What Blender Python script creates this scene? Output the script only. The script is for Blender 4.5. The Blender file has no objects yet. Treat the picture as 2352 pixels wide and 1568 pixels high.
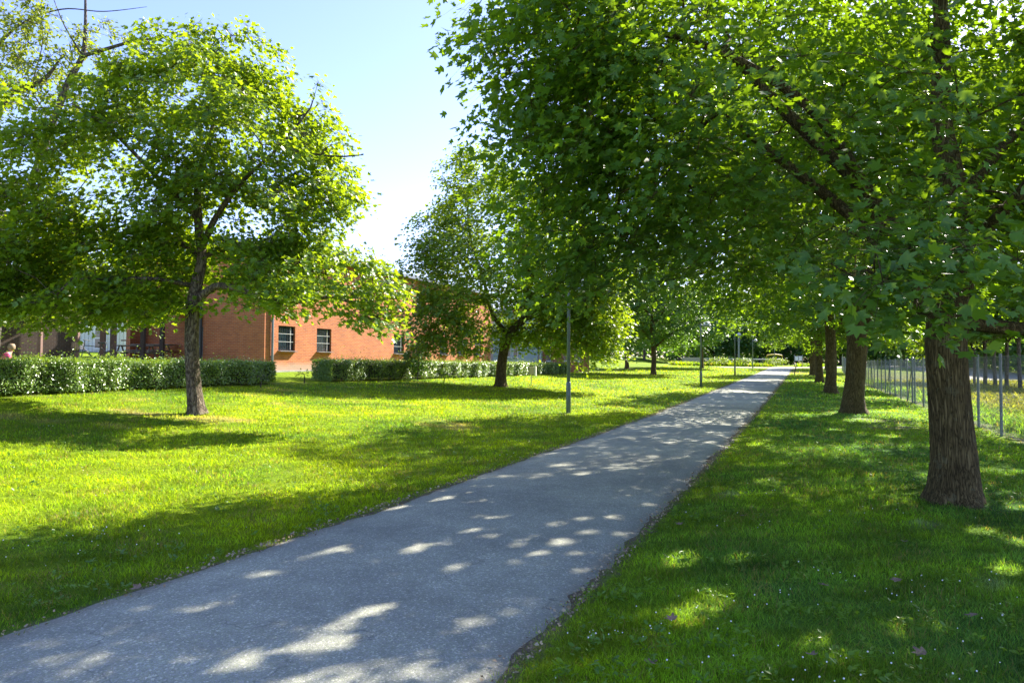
import bpy, math, random
import numpy as np
from mathutils import Vector

# ------------------------------------------------------------------ camera, world, sun, exposure
scene = bpy.context.scene
COL = scene.collection
EYE = 1.6
cam_d = bpy.data.cameras.new("camera")
cam_d.sensor_width = 36.0
cam_d.lens = 24.0
cam_d.clip_start = 0.05
cam_d.clip_end = 3000
cam = bpy.data.objects.new("camera", cam_d)
COL.objects.link(cam)
cam.location = (0, 0, EYE)
ROLL = math.radians(0.3)
cam.rotation_mode = 'QUATERNION'
from mathutils import Quaternion
cam.rotation_quaternion = Quaternion((1, 0, 0), math.radians(90 + 1.75)) @ Quaternion((0, 0, 1), ROLL)
scene.camera = cam

SUN_EL, SUN_AZ = math.radians(38), math.radians(43)
S = Vector((math.sin(SUN_AZ) * math.cos(SUN_EL), math.cos(SUN_AZ) * math.cos(SUN_EL), math.sin(SUN_EL)))
world = bpy.data.worlds.new("World")
scene.world = world
world.use_nodes = True
wn = world.node_tree
bg = wn.nodes["Background"]
sky = wn.nodes.new("ShaderNodeTexSky")
sky.sky_type = 'NISHITA'
sky.sun_disc = False
sky.sun_elevation = SUN_EL
sky.sun_rotation = SUN_AZ
sky.air_density = 1.0
sky.dust_density = 0.5
sky.ozone_density = 3.0
tint = wn.nodes.new("ShaderNodeMix")          # white balance of the sky: softer, less cyan blue
tint.data_type = 'RGBA'
tint.blend_type = 'MULTIPLY'
tint.inputs[0].default_value = 1.0
wn.links.new(sky.outputs[0], tint.inputs[6])
tint.inputs[7].default_value = (0.96, 0.85, 1.0, 1)
wn.links.new(tint.outputs[2], bg.inputs[0])
bg.inputs[1].default_value = 0.105
sun_d = bpy.data.lights.new("sun", 'SUN')
sun_d.energy = 5.0
sun_d.angle = math.radians(0.6)
sun_d.color = (1.0, 0.93, 0.82)
sun = bpy.data.objects.new("sun", sun_d)
COL.objects.link(sun)
sun.rotation_mode = 'QUATERNION'
sun.rotation_quaternion = S.to_track_quat('Z', 'Y')
scene.view_settings.view_transform = 'Standard'
scene.view_settings.look = 'None'
scene.view_settings.exposure = 1.92
scene.view_settings.gamma = 1
scene.render.engine = 'CYCLES'
scene.cycles.max_bounces = 10
scene.cycles.diffuse_bounces = 4
scene.cycles.transmission_bounces = 8
scene.cycles.transparent_max_bounces = 8

RNG = np.random.default_rng(7)
random.seed(7)

# ------------------------------------------------------------------ terrain
UX, UY = 0.395, 0.919          # direction of the path


def _table(xs, ys, w, lo=-200, hi=900):
    t = np.arange(lo, hi, 0.5)
    v = np.interp(t, xs, ys)
    k = int(w / 0.5) | 1
    ker = np.hanning(k + 2)[1:-1]
    ker /= ker.sum()
    v2 = np.convolve(np.pad(v, k // 2, mode='edge'), ker, mode='valid')
    return t, v2


T0 = _table([-200, 15, 21, 26, 33, 39, 47, 54, 61, 80, 90, 100, 115, 600],
            [0, 0, .04, .1, .2, .28, .40, .50, .6, .92, 1.08, 1.22, 1.36, 1.36], 8)
TL = _table([-200, 0, 2, 8.8, 13, 17.6, 22, 34, 60, 600],
            [0, 0, .02, .35, .74, 1.14, 1.3, 1.85, 2.3, 2.3], 3)
TA = _table([-200, 24, 35, 50, 70, 600], [1, 1, .75, .4, .25, .25], 6)


def sstep(a, b, v):
    t = np.clip((v - a) / (b - a), 0, 1)
    return t * t * (3 - 2 * t)


def s_left(x, y):
    return UX * y - UY * x - 4.27


def s_right(x, y):
    return UY * x - UX * y + 1.47


def hgt(x, y):
    x = np.asarray(x, float)
    y = np.asarray(y, float)
    s = s_left(x, y)
    sr = s_right(x, y)
    z0 = np.interp(y, *T0)
    a = np.interp(y, *TA)
    k = sstep(16, 24, s)
    a = a * (1 - k) + k
    left = np.interp(s, *TL) * a
    rb = (1 - 0.9 * sstep(1.5, 5.5, sr))
    far = sstep(60, 95, y)
    rb = rb * (1 - far) + far
    return z0 * rb + left


def H(x, y):
    return float(hgt(x, y))


def noise2(x, y, sc, seed=0):
    r = np.random.default_rng(seed)
    v = np.zeros_like(np.asarray(x, float))
    tot = 0
    for o in range(4):
        for _ in range(3):
            a = r.uniform(0, 2 * np.pi)
            f = (2 ** o) / sc * r.uniform(.7, 1.3) * 2 * np.pi
            p = r.uniform(0, 6.28)
            v = v + np.sin((x * np.cos(a) + y * np.sin(a)) * f + p + 1.3 * np.sin(y * f * .37 + p)) * 0.6 ** o
        tot += 3 * 0.6 ** o
    return v / tot * 1.6


def noise3(p, sc, seed=0):
    r = np.random.default_rng(seed)
    v = np.zeros(len(p))
    for o in range(3):
        for _ in range(4):
            d = r.normal(size=3)
            d /= np.linalg.norm(d)
            f = (1.8 ** o) / sc * r.uniform(.7, 1.3) * 2 * np.pi
            v += np.sin(p @ d * f + r.uniform(0, 6.28)) * 0.65 ** o
    return v / 4.5


PW = 2352.0
F = 1568.0


def hor(px):
    return 832 + 0.0052 * (px - 1176)


def X(px, d):
    return (px - 1176) / F * d


def Z(px, py, d):
    return EYE + (hor(px) - py) / F * d


# ------------------------------------------------------------------ object helpers
def tag(o, label=None, cat=None, group=None, kind=None):
    if label: o["label"] = label
    if cat: o["category"] = cat
    if group: o["group"] = group
    if kind: o["kind"] = kind
    return o


def empty(name, loc, rz=0.0, label=None, cat=None, group=None):
    o = bpy.data.objects.new(name, None)
    COL.objects.link(o)
    o.location = loc
    o.rotation_euler = (0, 0, rz)
    o.empty_display_size = 0.2
    return tag(o, label, cat, group)


def np_mesh(name, verts, faces_flat, sizes, mat=None, parent=None, smooth=False, attrs=None):
    me = bpy.data.meshes.new(name)
    verts = np.ascontiguousarray(verts, dtype=np.float32)
    nv = len(verts)
    me.vertices.add(nv)
    me.vertices.foreach_set("co", verts.ravel())
    faces_flat = np.ascontiguousarray(faces_flat, dtype=np.int32).ravel()
    me.loops.add(len(faces_flat))
    me.loops.foreach_set("vertex_index", faces_flat)
    nf = len(sizes)
    me.polygons.add(nf)
    st = np.concatenate([[0], np.cumsum(sizes)[:-1]]).astype(np.int32)
    me.polygons.foreach_set("loop_start", st)
    me.update(calc_edges=True)
    if smooth:
        me.polygons.foreach_set("use_smooth", np.ones(nf, bool))
    if attrs:
        for k, v in attrs.items():
            v = np.ascontiguousarray(v, dtype=np.float32)
            if v.ndim == 2:
                a = me.attributes.new(k, 'FLOAT_COLOR', 'POINT')
                if v.shape[1] == 3:
                    v = np.hstack([v, np.ones((len(v), 1), np.float32)])
                a.data.foreach_set("color", np.ascontiguousarray(v, dtype=np.float32).ravel())
            else:
                a = me.attributes.new(k, 'FLOAT', 'POINT')
                a.data.foreach_set("value", v)
    if mat: me.materials.append(mat)
    o = bpy.data.objects.new(name, me)
    COL.objects.link(o)
    if parent: o.parent = parent
    return o


class MB:
    """collects shapes, then builds ONE mesh"""

    def __init__(self):
        self.v = []
        self.f = []

    def add(self, vs, fs):
        b = len(self.v)
        self.v += [tuple(v) for v in vs]
        self.f += [tuple(i + b for i in f) for f in fs]
        return self

    def box(self, c, s, rz=0.0, rx=0.0):
        hx, hy, hz = s[0] / 2, s[1] / 2, s[2] / 2
        vs = []
        for dx, dy, dz in ((-1, -1, -1), (1, -1, -1), (1, 1, -1), (-1, 1, -1), (-1, -1, 1), (1, -1, 1), (1, 1, 1), (-1, 1, 1)):
            x, y, z = dx * hx, dy * hy, dz * hz
            if rx:
                y, z = y * math.cos(rx) - z * math.sin(rx), y * math.sin(rx) + z * math.cos(rx)
            if rz:
                x, y = x * math.cos(rz) - y * math.sin(rz), x * math.sin(rz) + y * math.cos(rz)
            vs.append((c[0] + x, c[1] + y, c[2] + z))
        return self.add(vs, [(3, 2, 1, 0), (4, 5, 6, 7), (0, 1, 5, 4), (1, 2, 6, 5), (2, 3, 7, 6), (3, 0, 4, 7)])

    def tube(self, pts, rad, n=8, cap=True):
        pts = [Vector(p) for p in pts]
        if not hasattr(rad, '__len__'): rad = [rad] * len(pts)
        b = []
        ref = None
        for i, p in enumerate(pts):
            t = (pts[min(i + 1, len(pts) - 1)] - pts[max(i - 1, 0)]).normalized()
            if ref is None:
                ref = Vector((1, 0, 0)) if abs(t.x) < 0.8 else Vector((0, 1, 0))
            u = (ref - t * ref.dot(t)).normalized()
            ref = u
            w = t.cross(u)
            for k in range(n):
                a = 2 * math.pi * k / n
                b.append(p + (u * math.cos(a) + w * math.sin(a)) * rad[i])
        fs = []
        m = len(pts)
        for i in range(m - 1):
            for k in range(n):
                fs.append((i * n + k, i * n + (k + 1) % n, (i + 1) * n + (k + 1) % n, (i + 1) * n + k))
        if cap:
            fs.append(tuple(range(n - 1, -1, -1)))
            fs.append(tuple((m - 1) * n + k for k in range(n)))
        return self.add(b, fs)

    def lathe(self, c, prof, n=16):
        vs = []
        for r, z in prof:
            for k in range(n):
                a = 2 * math.pi * k / n
                vs.append((c[0] + r * math.cos(a), c[1] + r * math.sin(a), c[2] + z))
        fs = []
        m = len(prof)
        for i in range(m - 1):
            for k in range(n):
                fs.append((i * n + k, i * n + (k + 1) % n, (i + 1) * n + (k + 1) % n, (i + 1) * n + k))
        fs.append(tuple(range(n - 1, -1, -1)))
        fs.append(tuple((m - 1) * n + k for k in range(n)))
        return self.add(vs, fs)

    def build(self, name, mat=None, parent=None, smooth=False, bevel=0.0):
        me = bpy.data.meshes.new(name)
        me.from_pydata(self.v, [], self.f)
        me.update()
        if smooth:
            for p in me.polygons: p.use_smooth = True
        if mat: me.materials.append(mat)
        o = bpy.data.objects.new(name, me)
        COL.objects.link(o)
        if parent: o.parent = parent
        if bevel:
            m = o.modifiers.new("bevel", 'BEVEL')
            m.width = bevel
            m.segments = 2
            m.limit_method = 'ANGLE'
        return o


def dup(root, loc, rz=None, label=None, group=None, scale=None):
    r = root.copy()
    COL.objects.link(r)
    r.location = loc
    if rz is not None: r.rotation_euler = (0, 0, rz)
    if scale is not None: r.scale = (scale,) * 3 if not hasattr(scale, '__len__') else scale
    if label: r["label"] = label
    if group: r["group"] = group
    for ch in list(root.children):
        c = ch.copy()
        COL.objects.link(c)
        c.parent = r
        for g in list(ch.children):
            d = g.copy()
            COL.objects.link(d)
            d.parent = c
    return r


# ------------------------------------------------------------------ materials
class NT:
    def __init__(self, name):
        self.m = bpy.data.materials.new(name)
        self.m.use_nodes = True
        self.t = self.m.node_tree
        self.b = self.t.nodes["Principled BSDF"]
        self.out = self.t.nodes["Material Output"]

    def n(self, typ, **kw):
        nd = self.t.nodes.new("ShaderNode" + typ)
        for k, v in kw.items():
            if k.startswith('i_'):
                key = k[2:]
                key = int(key) if key.isdigit() else key
                nd.inputs[key].default_value = v
            else:
                setattr(nd, k, v)
        return nd

    def l(self, a, b):
        self.t.links.new(a, b)

    def ramp(self, fac, stops):
        r = self.n("ValToRGB")
        e = r.color_ramp.elements
        while len(e) < len(stops): e.new(0.5)
        for i, (p, c) in enumerate(stops):
            e[i].position = p
            e[i].color = (*c, 1) if len(c) == 3 else c
        self.l(fac, r.inputs[0])
        return r.outputs[0]

    def noise(self, scale, detail=4, vec=None, rough=0.55):
        nd = self.n("TexNoise")
        nd.inputs["Scale"].default_value = scale
        nd.inputs["Detail"].default_value = detail
        nd.inputs["Roughness"].default_value = rough
        if vec is not None: self.l(vec, nd.inputs["Vector"])
        return nd.outputs[0]

    def mapping(self, src, scale):
        mp = self.n("Mapping")
        mp.inputs["Scale"].default_value = scale
        self.l(src, mp.inputs[0])
        return mp.outputs[0]

    def math(self, op, a, b=None, clamp=False):
        nd = self.n("Math", operation=op, use_clamp=clamp)
        for i, v in enumerate((a, b)):
            if v is None: continue
            if isinstance(v, (int, float)):
                nd.inputs[i].default_value = v
            else:
                self.l(v, nd.inputs[i])
        return nd.outputs[0]

    def mix(self, fac, a, b, mode='MIX'):
        nd = self.n("Mix", data_type='RGBA', blend_type=mode)
        for i, v in ((0, fac), (6, a), (7, b)):
            if isinstance(v, (int, float)):
                nd.inputs[i].default_value = v
            elif isinstance(v, tuple):
                nd.inputs[i].default_value = (*v, 1)
            else:
                self.l(v, nd.inputs[i])
        return nd.outputs[2]

    def bump(self, h, strength=0.4, dist=0.02):
        b = self.n("Bump")
        b.inputs["Strength"].default_value = strength
        b.inputs["Distance"].default_value = dist
        self.l(h, b.inputs["Height"])
        self.l(b.outputs[0], self.b.inputs["Normal"])


def simple(name, col, rough=0.6, metal=0.0, var=0.15, nscale=6, bump=0.0):
    t = NT(name)
    tc = t.n("TexCoord")
    nz = t.noise(nscale, 5, tc.outputs["Object"])
    c1 = tuple(c * (1 - var) for c in col)
    c2 = tuple(min(1, c * (1 + var)) for c in col)
    t.l(t.ramp(nz, [(0.3, c1), (0.7, c2)]), t.b.inputs["Base Color"])
    t.b.inputs["Roughness"].default_value = rough
    t.b.inputs["Metallic"].default_value = metal
    if bump: t.bump(nz, bump, 0.01)
    return t.m


def leaf_mat(name, c_dark, c_light, transl=(0.35, 0.55, 0.03), tw=0.45, rough=0.38, spec=0.5, yellow=None):
    t = NT(name)
    at = t.n("Attribute", attribute_name="rnd")
    stops = [(0.0, c_dark), (0.75, c_light)]
    if yellow: stops += [(0.93, c_light), (1.0, yellow)]
    col = t.ramp(at.outputs["Fac"], stops)
    t.l(col, t.b.inputs["Base Color"])
    t.b.inputs["Roughness"].default_value = rough
    t.b.inputs["Specular IOR Level"].default_value = spec
    tr = t.n("BsdfTranslucent")
    tcol = t.mix(at.outputs["Fac"], tuple(c * .75 for c in transl), transl)
    t.l(tcol, tr.inputs["Color"])
    mx = t.n("MixShader")
    mx.inputs[0].default_value = tw
    t.l(t.b.outputs[0], mx.inputs[1])
    t.l(tr.outputs[0], mx.inputs[2])
    t.l(mx.outputs[0], t.out.inputs["Surface"])
    return t.m


M = {}
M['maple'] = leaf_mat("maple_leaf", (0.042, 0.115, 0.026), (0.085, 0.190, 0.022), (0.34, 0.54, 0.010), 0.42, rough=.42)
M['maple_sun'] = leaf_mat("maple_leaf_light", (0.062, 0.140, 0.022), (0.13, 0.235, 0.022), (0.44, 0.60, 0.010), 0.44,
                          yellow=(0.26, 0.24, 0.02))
M['leaf_cool'] = leaf_mat("far_leaf", (0.042, 0.105, 0.035), (0.080, 0.170, 0.035), (0.24, 0.44, 0.03), 0.38)
M['leaf_yel'] = leaf_mat("ash_leaf", (0.08, 0.15, 0.02), (0.15, 0.21, 0.03), (0.42, 0.50, 0.03), 0.42)
M['hedge'] = leaf_mat("hedge_leaf", (0.085, 0.175, 0.04), (0.20, 0.32, 0.055), (0.40, 0.55, 0.02), 0.33, rough=0.26, spec=0.8)
M['weed'] = leaf_mat("weed_leaf", (0.06, 0.15, 0.015), (0.12, 0.24, 0.02), (0.35, 0.55, 0.02), 0.4)


def grass_mat():
    t = NT("grass_blade")
    at = t.n("Attribute", attribute_name="col")
    t.l(at.outputs["Color"], t.b.inputs["Base Color"])
    t.b.inputs["Roughness"].default_value = 0.55
    t.b.inputs["Specular IOR Level"].default_value = 0.1
    tr = t.n("BsdfTranslucent")
    g = t.mix(1.0, at.outputs["Color"], (2.3, 2.1, 0.6), 'MULTIPLY')
    t.l(g, tr.inputs["Color"])
    mx = t.n("MixShader")
    mx.inputs[0].default_value = 0.42
    t.l(t.b.outputs[0], mx.inputs[1])
    t.l(tr.outputs[0], mx.inputs[2])
    t.l(mx.outputs[0], t.out.inputs["Surface"])
    return t.m


M['grass'] = grass_mat()


def ground_mat():
    t = NT("lawn_ground")
    at = t.n("Attribute", attribute_name="col")
    tc = t.n("TexCoord")
    P = tc.outputs["Object"]
    n1 = t.noise(9, 6, P, 0.7)
    n2 = t.noise(60, 4, P, 0.7)
    n3 = t.noise(1.3, 5, P, 0.6)
    v = t.mix(1.0, at.outputs["Color"], t.ramp(n1, [(0.25, (0.55, 0.55, 0.5)), (0.75, (1.35, 1.35, 1.3))]), 'MULTIPLY')
    v = t.mix(0.7, v, t.ramp(n2, [(0.3, (0.5, 0.5, 0.45)), (0.7, (1.5, 1.45, 1.4))]), 'MULTIPLY')
    # worn soil along both path edges and under the trees (attribute soil)
    so = t.n("Attribute", attribute_name="soil")
    sm = t.math('ADD', so.outputs["Fac"], t.math('MULTIPLY', t.math('SUBTRACT', n1, 0.5), 0.9))
    sm = t.math('ADD', sm, t.math('MULTIPLY', t.math('SUBTRACT', n3, 0.5), 0.5))
    dt = t.n("VectorMath", operation='DOT_PRODUCT')
    dt.inputs[1].default_value = (-UY, UX, 0)
    t.l(P, dt.inputs[0])
    q = dt.outputs["Value"]
    a = t.math('ABSOLUTE', t.math('SUBTRACT', q, 2.87))
    e = t.math('SUBTRACT', a, 1.40)
    e = t.math('ADD', e, t.math('MULTIPLY', t.math('SUBTRACT', n1, 0.5), 0.35))
    e = t.math('SUBTRACT', 1.0, t.math('MULTIPLY', e, 7.0), True)
    ym = t.n("SeparateXYZ")
    t.l(P, ym.inputs[0])
    e = t.math('MULTIPLY', e, t.math('LESS_THAN', ym.outputs[1], 95.0))
    sm2 = t.math('MAXIMUM', t.math('MULTIPLY', t.math('SUBTRACT', sm, 0.45), 4.0, True), e)
    soil = t.ramp(n2, [(0.3, (0.09, 0.07, 0.045)), (0.55, (0.18, 0.145, 0.10)), (0.75, (0.30, 0.25, 0.17))])
    v = t.mix(sm2, v, soil)
    t.l(v, t.b.inputs["Base Color"])
    t.b.inputs["Roughness"].default_value = 0.95
    t.b.inputs["Specular IOR Level"].default_value = 0.1
    t.bump(t.math('ADD', n2, n1), 0.8, 0.03)
    return t.m


M['ground'] = ground_mat()


def asphalt_mat():
    t = NT("asphalt")
    tc = t.n("TexCoord")
    P = tc.outputs["Object"]
    vor = t.n("TexVoronoi", feature='F1')
    vor.inputs["Scale"].default_value = 190
    t.l(P, vor.inputs["Vector"])
    vor2 = t.n("TexVoronoi", feature='F1')
    vor2.inputs["Scale"].default_value = 80
    t.l(P, vor2.inputs["Vector"])
    n1 = t.noise(0.7, 5, P, 0.6)
    n2 = t.noise(4, 6, P, 0.65)
    bw = t.n("SeparateColor")
    t.l(vor.outputs["Color"], bw.inputs[0])
    agg = t.ramp(bw.outputs[0], [(0.0, (0.280, 0.296, 0.215)), (0.55, (0.355, 0.372, 0.272)), (0.85, (0.34, 0.335, 0.32)), (1.0, (0.52, 0.50, 0.47))])
    bw2 = t.n("SeparateColor")
    t.l(vor2.outputs["Color"], bw2.inputs[0])
    st = t.ramp(bw2.outputs[1], [(0.0, (0.75, 0.75, 0.75)), (0.9, (1.0, 1.0, 1.0)), (0.95, (1.45, 1.42, 1.38)), (1.0, (1.5, 1.45, 1.4))])
    c = t.mix(1.0, agg, st, 'MULTIPLY')
    c = t.mix(1.0, c, t.ramp(n1, [(0.35, (0.80, 0.80, 0.81)), (0.65, (1.15, 1.14, 1.10))]), 'MULTIPLY')
    c = t.mix(0.8, c, t.ramp(n2, [(0.3, (0.85, 0.85, 0.85)), (0.7, (1.12, 1.12, 1.12))]), 'MULTIPLY')
    # dusty brown margin
    dt = t.n("VectorMath", operation='DOT_PRODUCT')
    dt.inputs[1].default_value = (-UY, UX, 0)
    t.l(P, dt.inputs[0])
    a = t.math('ABSOLUTE', t.math('SUBTRACT', dt.outputs["Value"], 2.87))
    e = t.math('MULTIPLY', t.math('SUBTRACT', t.math('ADD', a, t.math('MULTIPLY', t.math('SUBTRACT', n2, .5), .5)), 1.22), 5.0, True)
    c = t.mix(t.math('MULTIPLY', e, 0.55), c, (0.20, 0.165, 0.12))
    # a few hairline cracks
    cr = t.n("TexVoronoi", feature='DISTANCE_TO_EDGE')
    cr.inputs["Scale"].default_value = 0.35
    wv = t.n("VectorMath", operation='ADD')
    t.l(P, wv.inputs[0])
    nz = t.n("TexNoise")
    nz.inputs["Scale"].default_value = 1.8
    nz.inputs["Detail"].default_value = 6
    t.l(P, nz.inputs["Vector"])
    t.l(nz.outputs["Color"], wv.inputs[1])
    t.l(wv.outputs[0], cr.inputs["Vector"])
    cm = t.math('LESS_THAN', cr.outputs[0], 0.0022)
    cm = t.math('MULTIPLY', cm, t.math('GREATER_THAN', n1, 0.52))
    c = t.mix(t.math('MULTIPLY', cm, 0.35), c, (0.04, 0.04, 0.04))
    t.l(c, t.b.inputs["Base Color"])
    t.b.inputs["Roughness"].default_value = 0.85
    t.b.inputs["Specular IOR Level"].default_value = 0.3
    t.bump(vor.outputs["Distance"], 0.55, 0.006)
    return t.m


M['asphalt'] = asphalt_mat()


def bark_mat(name, c1, c2, ridg=True, lichen=0.35):
    t = NT(name)
    tc = t.n("TexCoord")
    P = tc.outputs["Object"]
    sv = t.mapping(P, (44, 44, 4.0) if ridg else (14, 14, 5))
    dist = t.noise(3.0, 3, P)
    n1 = t.n("TexNoise")
    n1.inputs["Scale"].default_value = 1.0
    n1.inputs["Detail"].default_value = 6
    n1.inputs["Distortion"].default_value = 0.6
    t.l(sv, n1.inputs["Vector"])
    rd = t.math('ABSOLUTE', t.math('SUBTRACT', n1.outputs[0], 0.5))
    rd = t.math('MULTIPLY', rd, 6.0, True)
    col = t.ramp(rd, [(0.0, tuple(c * 0.28 for c in c1)), (0.35, c1), (1.0, c2)])
    li = t.noise(7, 5, P, 0.7)
    col = t.mix(t.math('MULTIPLY', t.math('GREATER_THAN', li, 0.60), lichen), col, (0.20, 0.21, 0.13))
    col = t.mix(0.6, col, t.ramp(dist, [(0.3, (0.7, 0.7, 0.7)), (0.7, (1.25, 1.25, 1.25))]), 'MULTIPLY')
    t.l(col, t.b.inputs["Base Color"])
    t.b.inputs["Roughness"].default_value = 0.9
    t.b.inputs["Specular IOR Level"].default_value = 0.2
    t.bump(rd, 0.9, 0.022)
    return t.m


M['bark'] = bark_mat("ridged_bark", (0.115, 0.084, 0.036), (0.20, 0.150, 0.070), True, .25)
M['bark_smooth'] = bark_mat("smooth_bark", (0.13, 0.10, 0.07), (0.22, 0.18, 0.13), False, 0.3)
M['bark_grey'] = bark_mat("grey_bark", (0.12, 0.10, 0.09), (0.20, 0.17, 0.15), False, 0.1)


def brick_mat(name, c1, c2, mortar, base_stain=True, zbase=0.0):
    t = NT(name)
    tc = t.n("TexCoord")
    sp = t.n("SeparateXYZ")
    t.l(tc.outputs["Object"], sp.inputs[0])
    cb = t.n("CombineXYZ")
    t.l(t.math('ADD', sp.outputs[0], sp.outputs[1]), cb.inputs[0])
    t.l(sp.outputs[2], cb.inputs[1])
    br = t.n("TexBrick", offset=0.5, offset_frequency=2, squash=1.0)
    br.inputs["Scale"].default_value = 1.0
    br.inputs["Brick Width"].default_value = 0.25
    br.inputs["Row Height"].default_value = 0.075
    br.inputs["Mortar Size"].default_value = 0.006
    br.inputs["Mortar Smooth"].default_value = 0.2
    br.inputs["Color1"].default_value = (*c1, 1)
    br.inputs["Color2"].default_value = (*c2, 1)
    br.inputs["Mortar"].default_value = (*mortar, 1)
    br.inputs["Bias"].default_value = -0.2
    t.l(cb.outputs[0], br.inputs["Vector"])
    n = t.noise(1.2, 5, tc.outputs["Object"])
    c = t.mix(0.7, br.outputs["Color"], t.ramp(n, [(0.3, (0.8, 0.78, 0.78)), (0.7, (1.15, 1.15, 1.15))]), 'MULTIPLY')
    if base_stain:
        k = t.math('SUBTRACT', 1.0, t.math('MULTIPLY', t.math('SUBTRACT', t.math('ADD', sp.outputs[2], t.math('MULTIPLY', n, 0.3)), 0.30), 4.0, True))
        c = t.mix(t.math('MULTIPLY', k, 0.6), c, (0.42, 0.36, 0.30))
    t.l(c, t.b.inputs["Base Color"])
    t.b.inputs["Roughness"].default_value = 0.85
    t.bump(t.math('SUBTRACT', 1.0, br.outputs["Fac"]), 0.6, 0.01)
    return t.m


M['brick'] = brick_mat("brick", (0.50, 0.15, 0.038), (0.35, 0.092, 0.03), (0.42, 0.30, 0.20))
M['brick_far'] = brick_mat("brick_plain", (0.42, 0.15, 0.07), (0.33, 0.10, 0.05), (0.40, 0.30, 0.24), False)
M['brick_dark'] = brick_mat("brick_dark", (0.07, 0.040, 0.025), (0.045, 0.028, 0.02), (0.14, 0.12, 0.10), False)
M['concrete'] = simple("concrete", (0.36, 0.34, 0.31), 0.9, bump=0.3)
M['roof_metal'] = simple("roof_metal", (0.22, 0.25, 0.29), 0.45, 0.3)
M['roof_red'] = simple("roof_red", (0.34, 0.08, 0.06), 0.7)
M['fascia'] = simple("fascia_board", (0.42, 0.38, 0.28), 0.7)
M['fascia_green'] = simple("fascia_green", (0.24, 0.26, 0.15), 0.7)
M['dark_wood'] = simple("dark_wood", (0.055, 0.035, 0.028), 0.7)
M['red_wood'] = simple("red_brown_wood", (0.16, 0.09, 0.07), 0.7)
M['grey_wood'] = simple("weathered_wood", (0.24, 0.19, 0.15), 0.8)
M['white'] = simple("white_paint", (0.78, 0.78, 0.74), 0.5, var=0.05)
M['white_board'] = simple("white_boards", (0.70, 0.71, 0.68), 0.6, var=0.06)
M['bluegrey'] = simple("blue_grey_siding", (0.33, 0.42, 0.50), 0.6, var=0.08)
M['galv'] = simple("galvanised_steel", (0.20, 0.225, 0.25), 0.5, 0.4, var=0.2, nscale=14)
M['pole'] = simple("lamp_pole_paint", (0.13, 0.165, 0.19), 0.5, 0.2, var=0.15, nscale=9)
M['wire'] = simple("fence_wire", (0.24, 0.27, 0.29), 0.5, 0.4)
M['black'] = simple("black_metal", (0.025, 0.027, 0.03), 0.5)
M['cream'] = simple("cream_plastic", (0.66, 0.58, 0.38), 0.5, var=0.05)
M['lampglass'] = simple("lamp_dome_plastic", (0.80, 0.78, 0.76), 0.35, var=0.04)
M['pink'] = simple("pink_cloth", (0.75, 0.06, 0.22), 0.8)
M['skin'] = simple("skin", (0.55, 0.33, 0.24), 0.6)
M['denim'] = simple("dark_cloth", (0.06, 0.07, 0.10), 0.9)
M['hair'] = simple("fair_hair", (0.28, 0.20, 0.12), 0.7)
M['dead_leaf'] = simple("dead_leaf", (0.20, 0.13, 0.085), 0.8, var=0.4, nscale=30)
M['poster'] = simple("poster", (0.55, 0.62, 0.72), 0.5)
M['petal'] = simple("clover_petal", (0.80, 0.78, 0.74), 0.7)


def glass_mat():
    t = NT("window_glass")
    tc = t.n("TexCoord")
    n = t.noise(2.0, 3, tc.outputs["Object"])
    t.l(t.ramp(n, [(0.3, (0.012, 0.03, 0.045)), (0.7, (0.03, 0.065, 0.085))]), t.b.inputs["Base Color"])
    t.b.inputs["Roughness"].default_value = 0.08
    t.b.inputs["Specular IOR Level"].default_value = 0.8
    return t.m


M['glass'] = glass_mat()

# ------------------------------------------------------------------ ground sheet
def lawn_color(x, y):
    """albedo of the turf: fresh green, yellow-green, dry straw patches"""
    n1 = noise2(x, y, 7.0, 1)
    n2 = noise2(x, y, 2.2, 2)
    n3 = noise2(x, y, 14.0, 3)
    g = np.array([0.105, 0.205, 0.014])
    yg = np.array([0.30, 0.40, 0.004])
    dry = np.array([0.42, 0.35, 0.13])
    a = np.clip(0.42 + 0.5 * n1 + 0.3 * n2, 0, 1)[:, None]
    c = g * (1 - a) + yg * a
    s = s_left(x, y)
    base = -.12 + 0.30 * np.exp(-((s - 11.4) / 1.0) ** 2)
    for cx, cy, rx_, ry_, am in ((-.9, 17.0, 2.0, 1.3, .85), (1.6, 24.0, 3.0, 1.8, .55), (-7.3, 15.4, 1.8, 1.0, .5), (-9.6, 13.4, 2.0, 1.0, .45), (-5.0, 20.5, 2.5, 1.2, .4),
                                 (28.5, 70.0, 3.0, 8.0, .9), (3.2, 5.0, .7, .5, .35), (1.9, 4.4, .5, .4, .3)):
        base = base + am * np.exp(-((x - cx) / rx_) ** 2 - ((y - cy) / ry_) ** 2)
    dd = np.clip((n3 * 0.3 + n2 * 0.65 + base - 0.45) * 2.0, 0, 0.9)[:, None]
    c = c * (1 - dd) + dry * dd
    # right-hand verge: deeper, cooler tone of the tree shade put into the grass colour
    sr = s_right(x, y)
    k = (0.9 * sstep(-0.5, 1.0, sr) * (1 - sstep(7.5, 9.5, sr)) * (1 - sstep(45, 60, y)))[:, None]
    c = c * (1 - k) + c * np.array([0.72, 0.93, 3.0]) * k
    # meadow behind the fence
    m = (sstep(6.8, 8.2, sr) * (1 - sstep(70, 90, y)))[:, None]
    mead = np.array([0.16, 0.185, 0.03]) * (1 + 0.25 * n2[:, None])
    mead = mead + np.array([0.12, 0.07, 0.03]) * np.clip(n1 * .6 - .05 + sstep(16, 26, sr) * .5, 0, 1)[:, None]
    c = c * (1 - m) + mead * m
    return np.clip(c, 0.005, 1)


SOIL = [(9.7, 17.5, 1.7), (10.6, 19.2, 1.3), (12.9, 18.3, 1.1), (5.0, 5.2, .5)]


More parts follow.
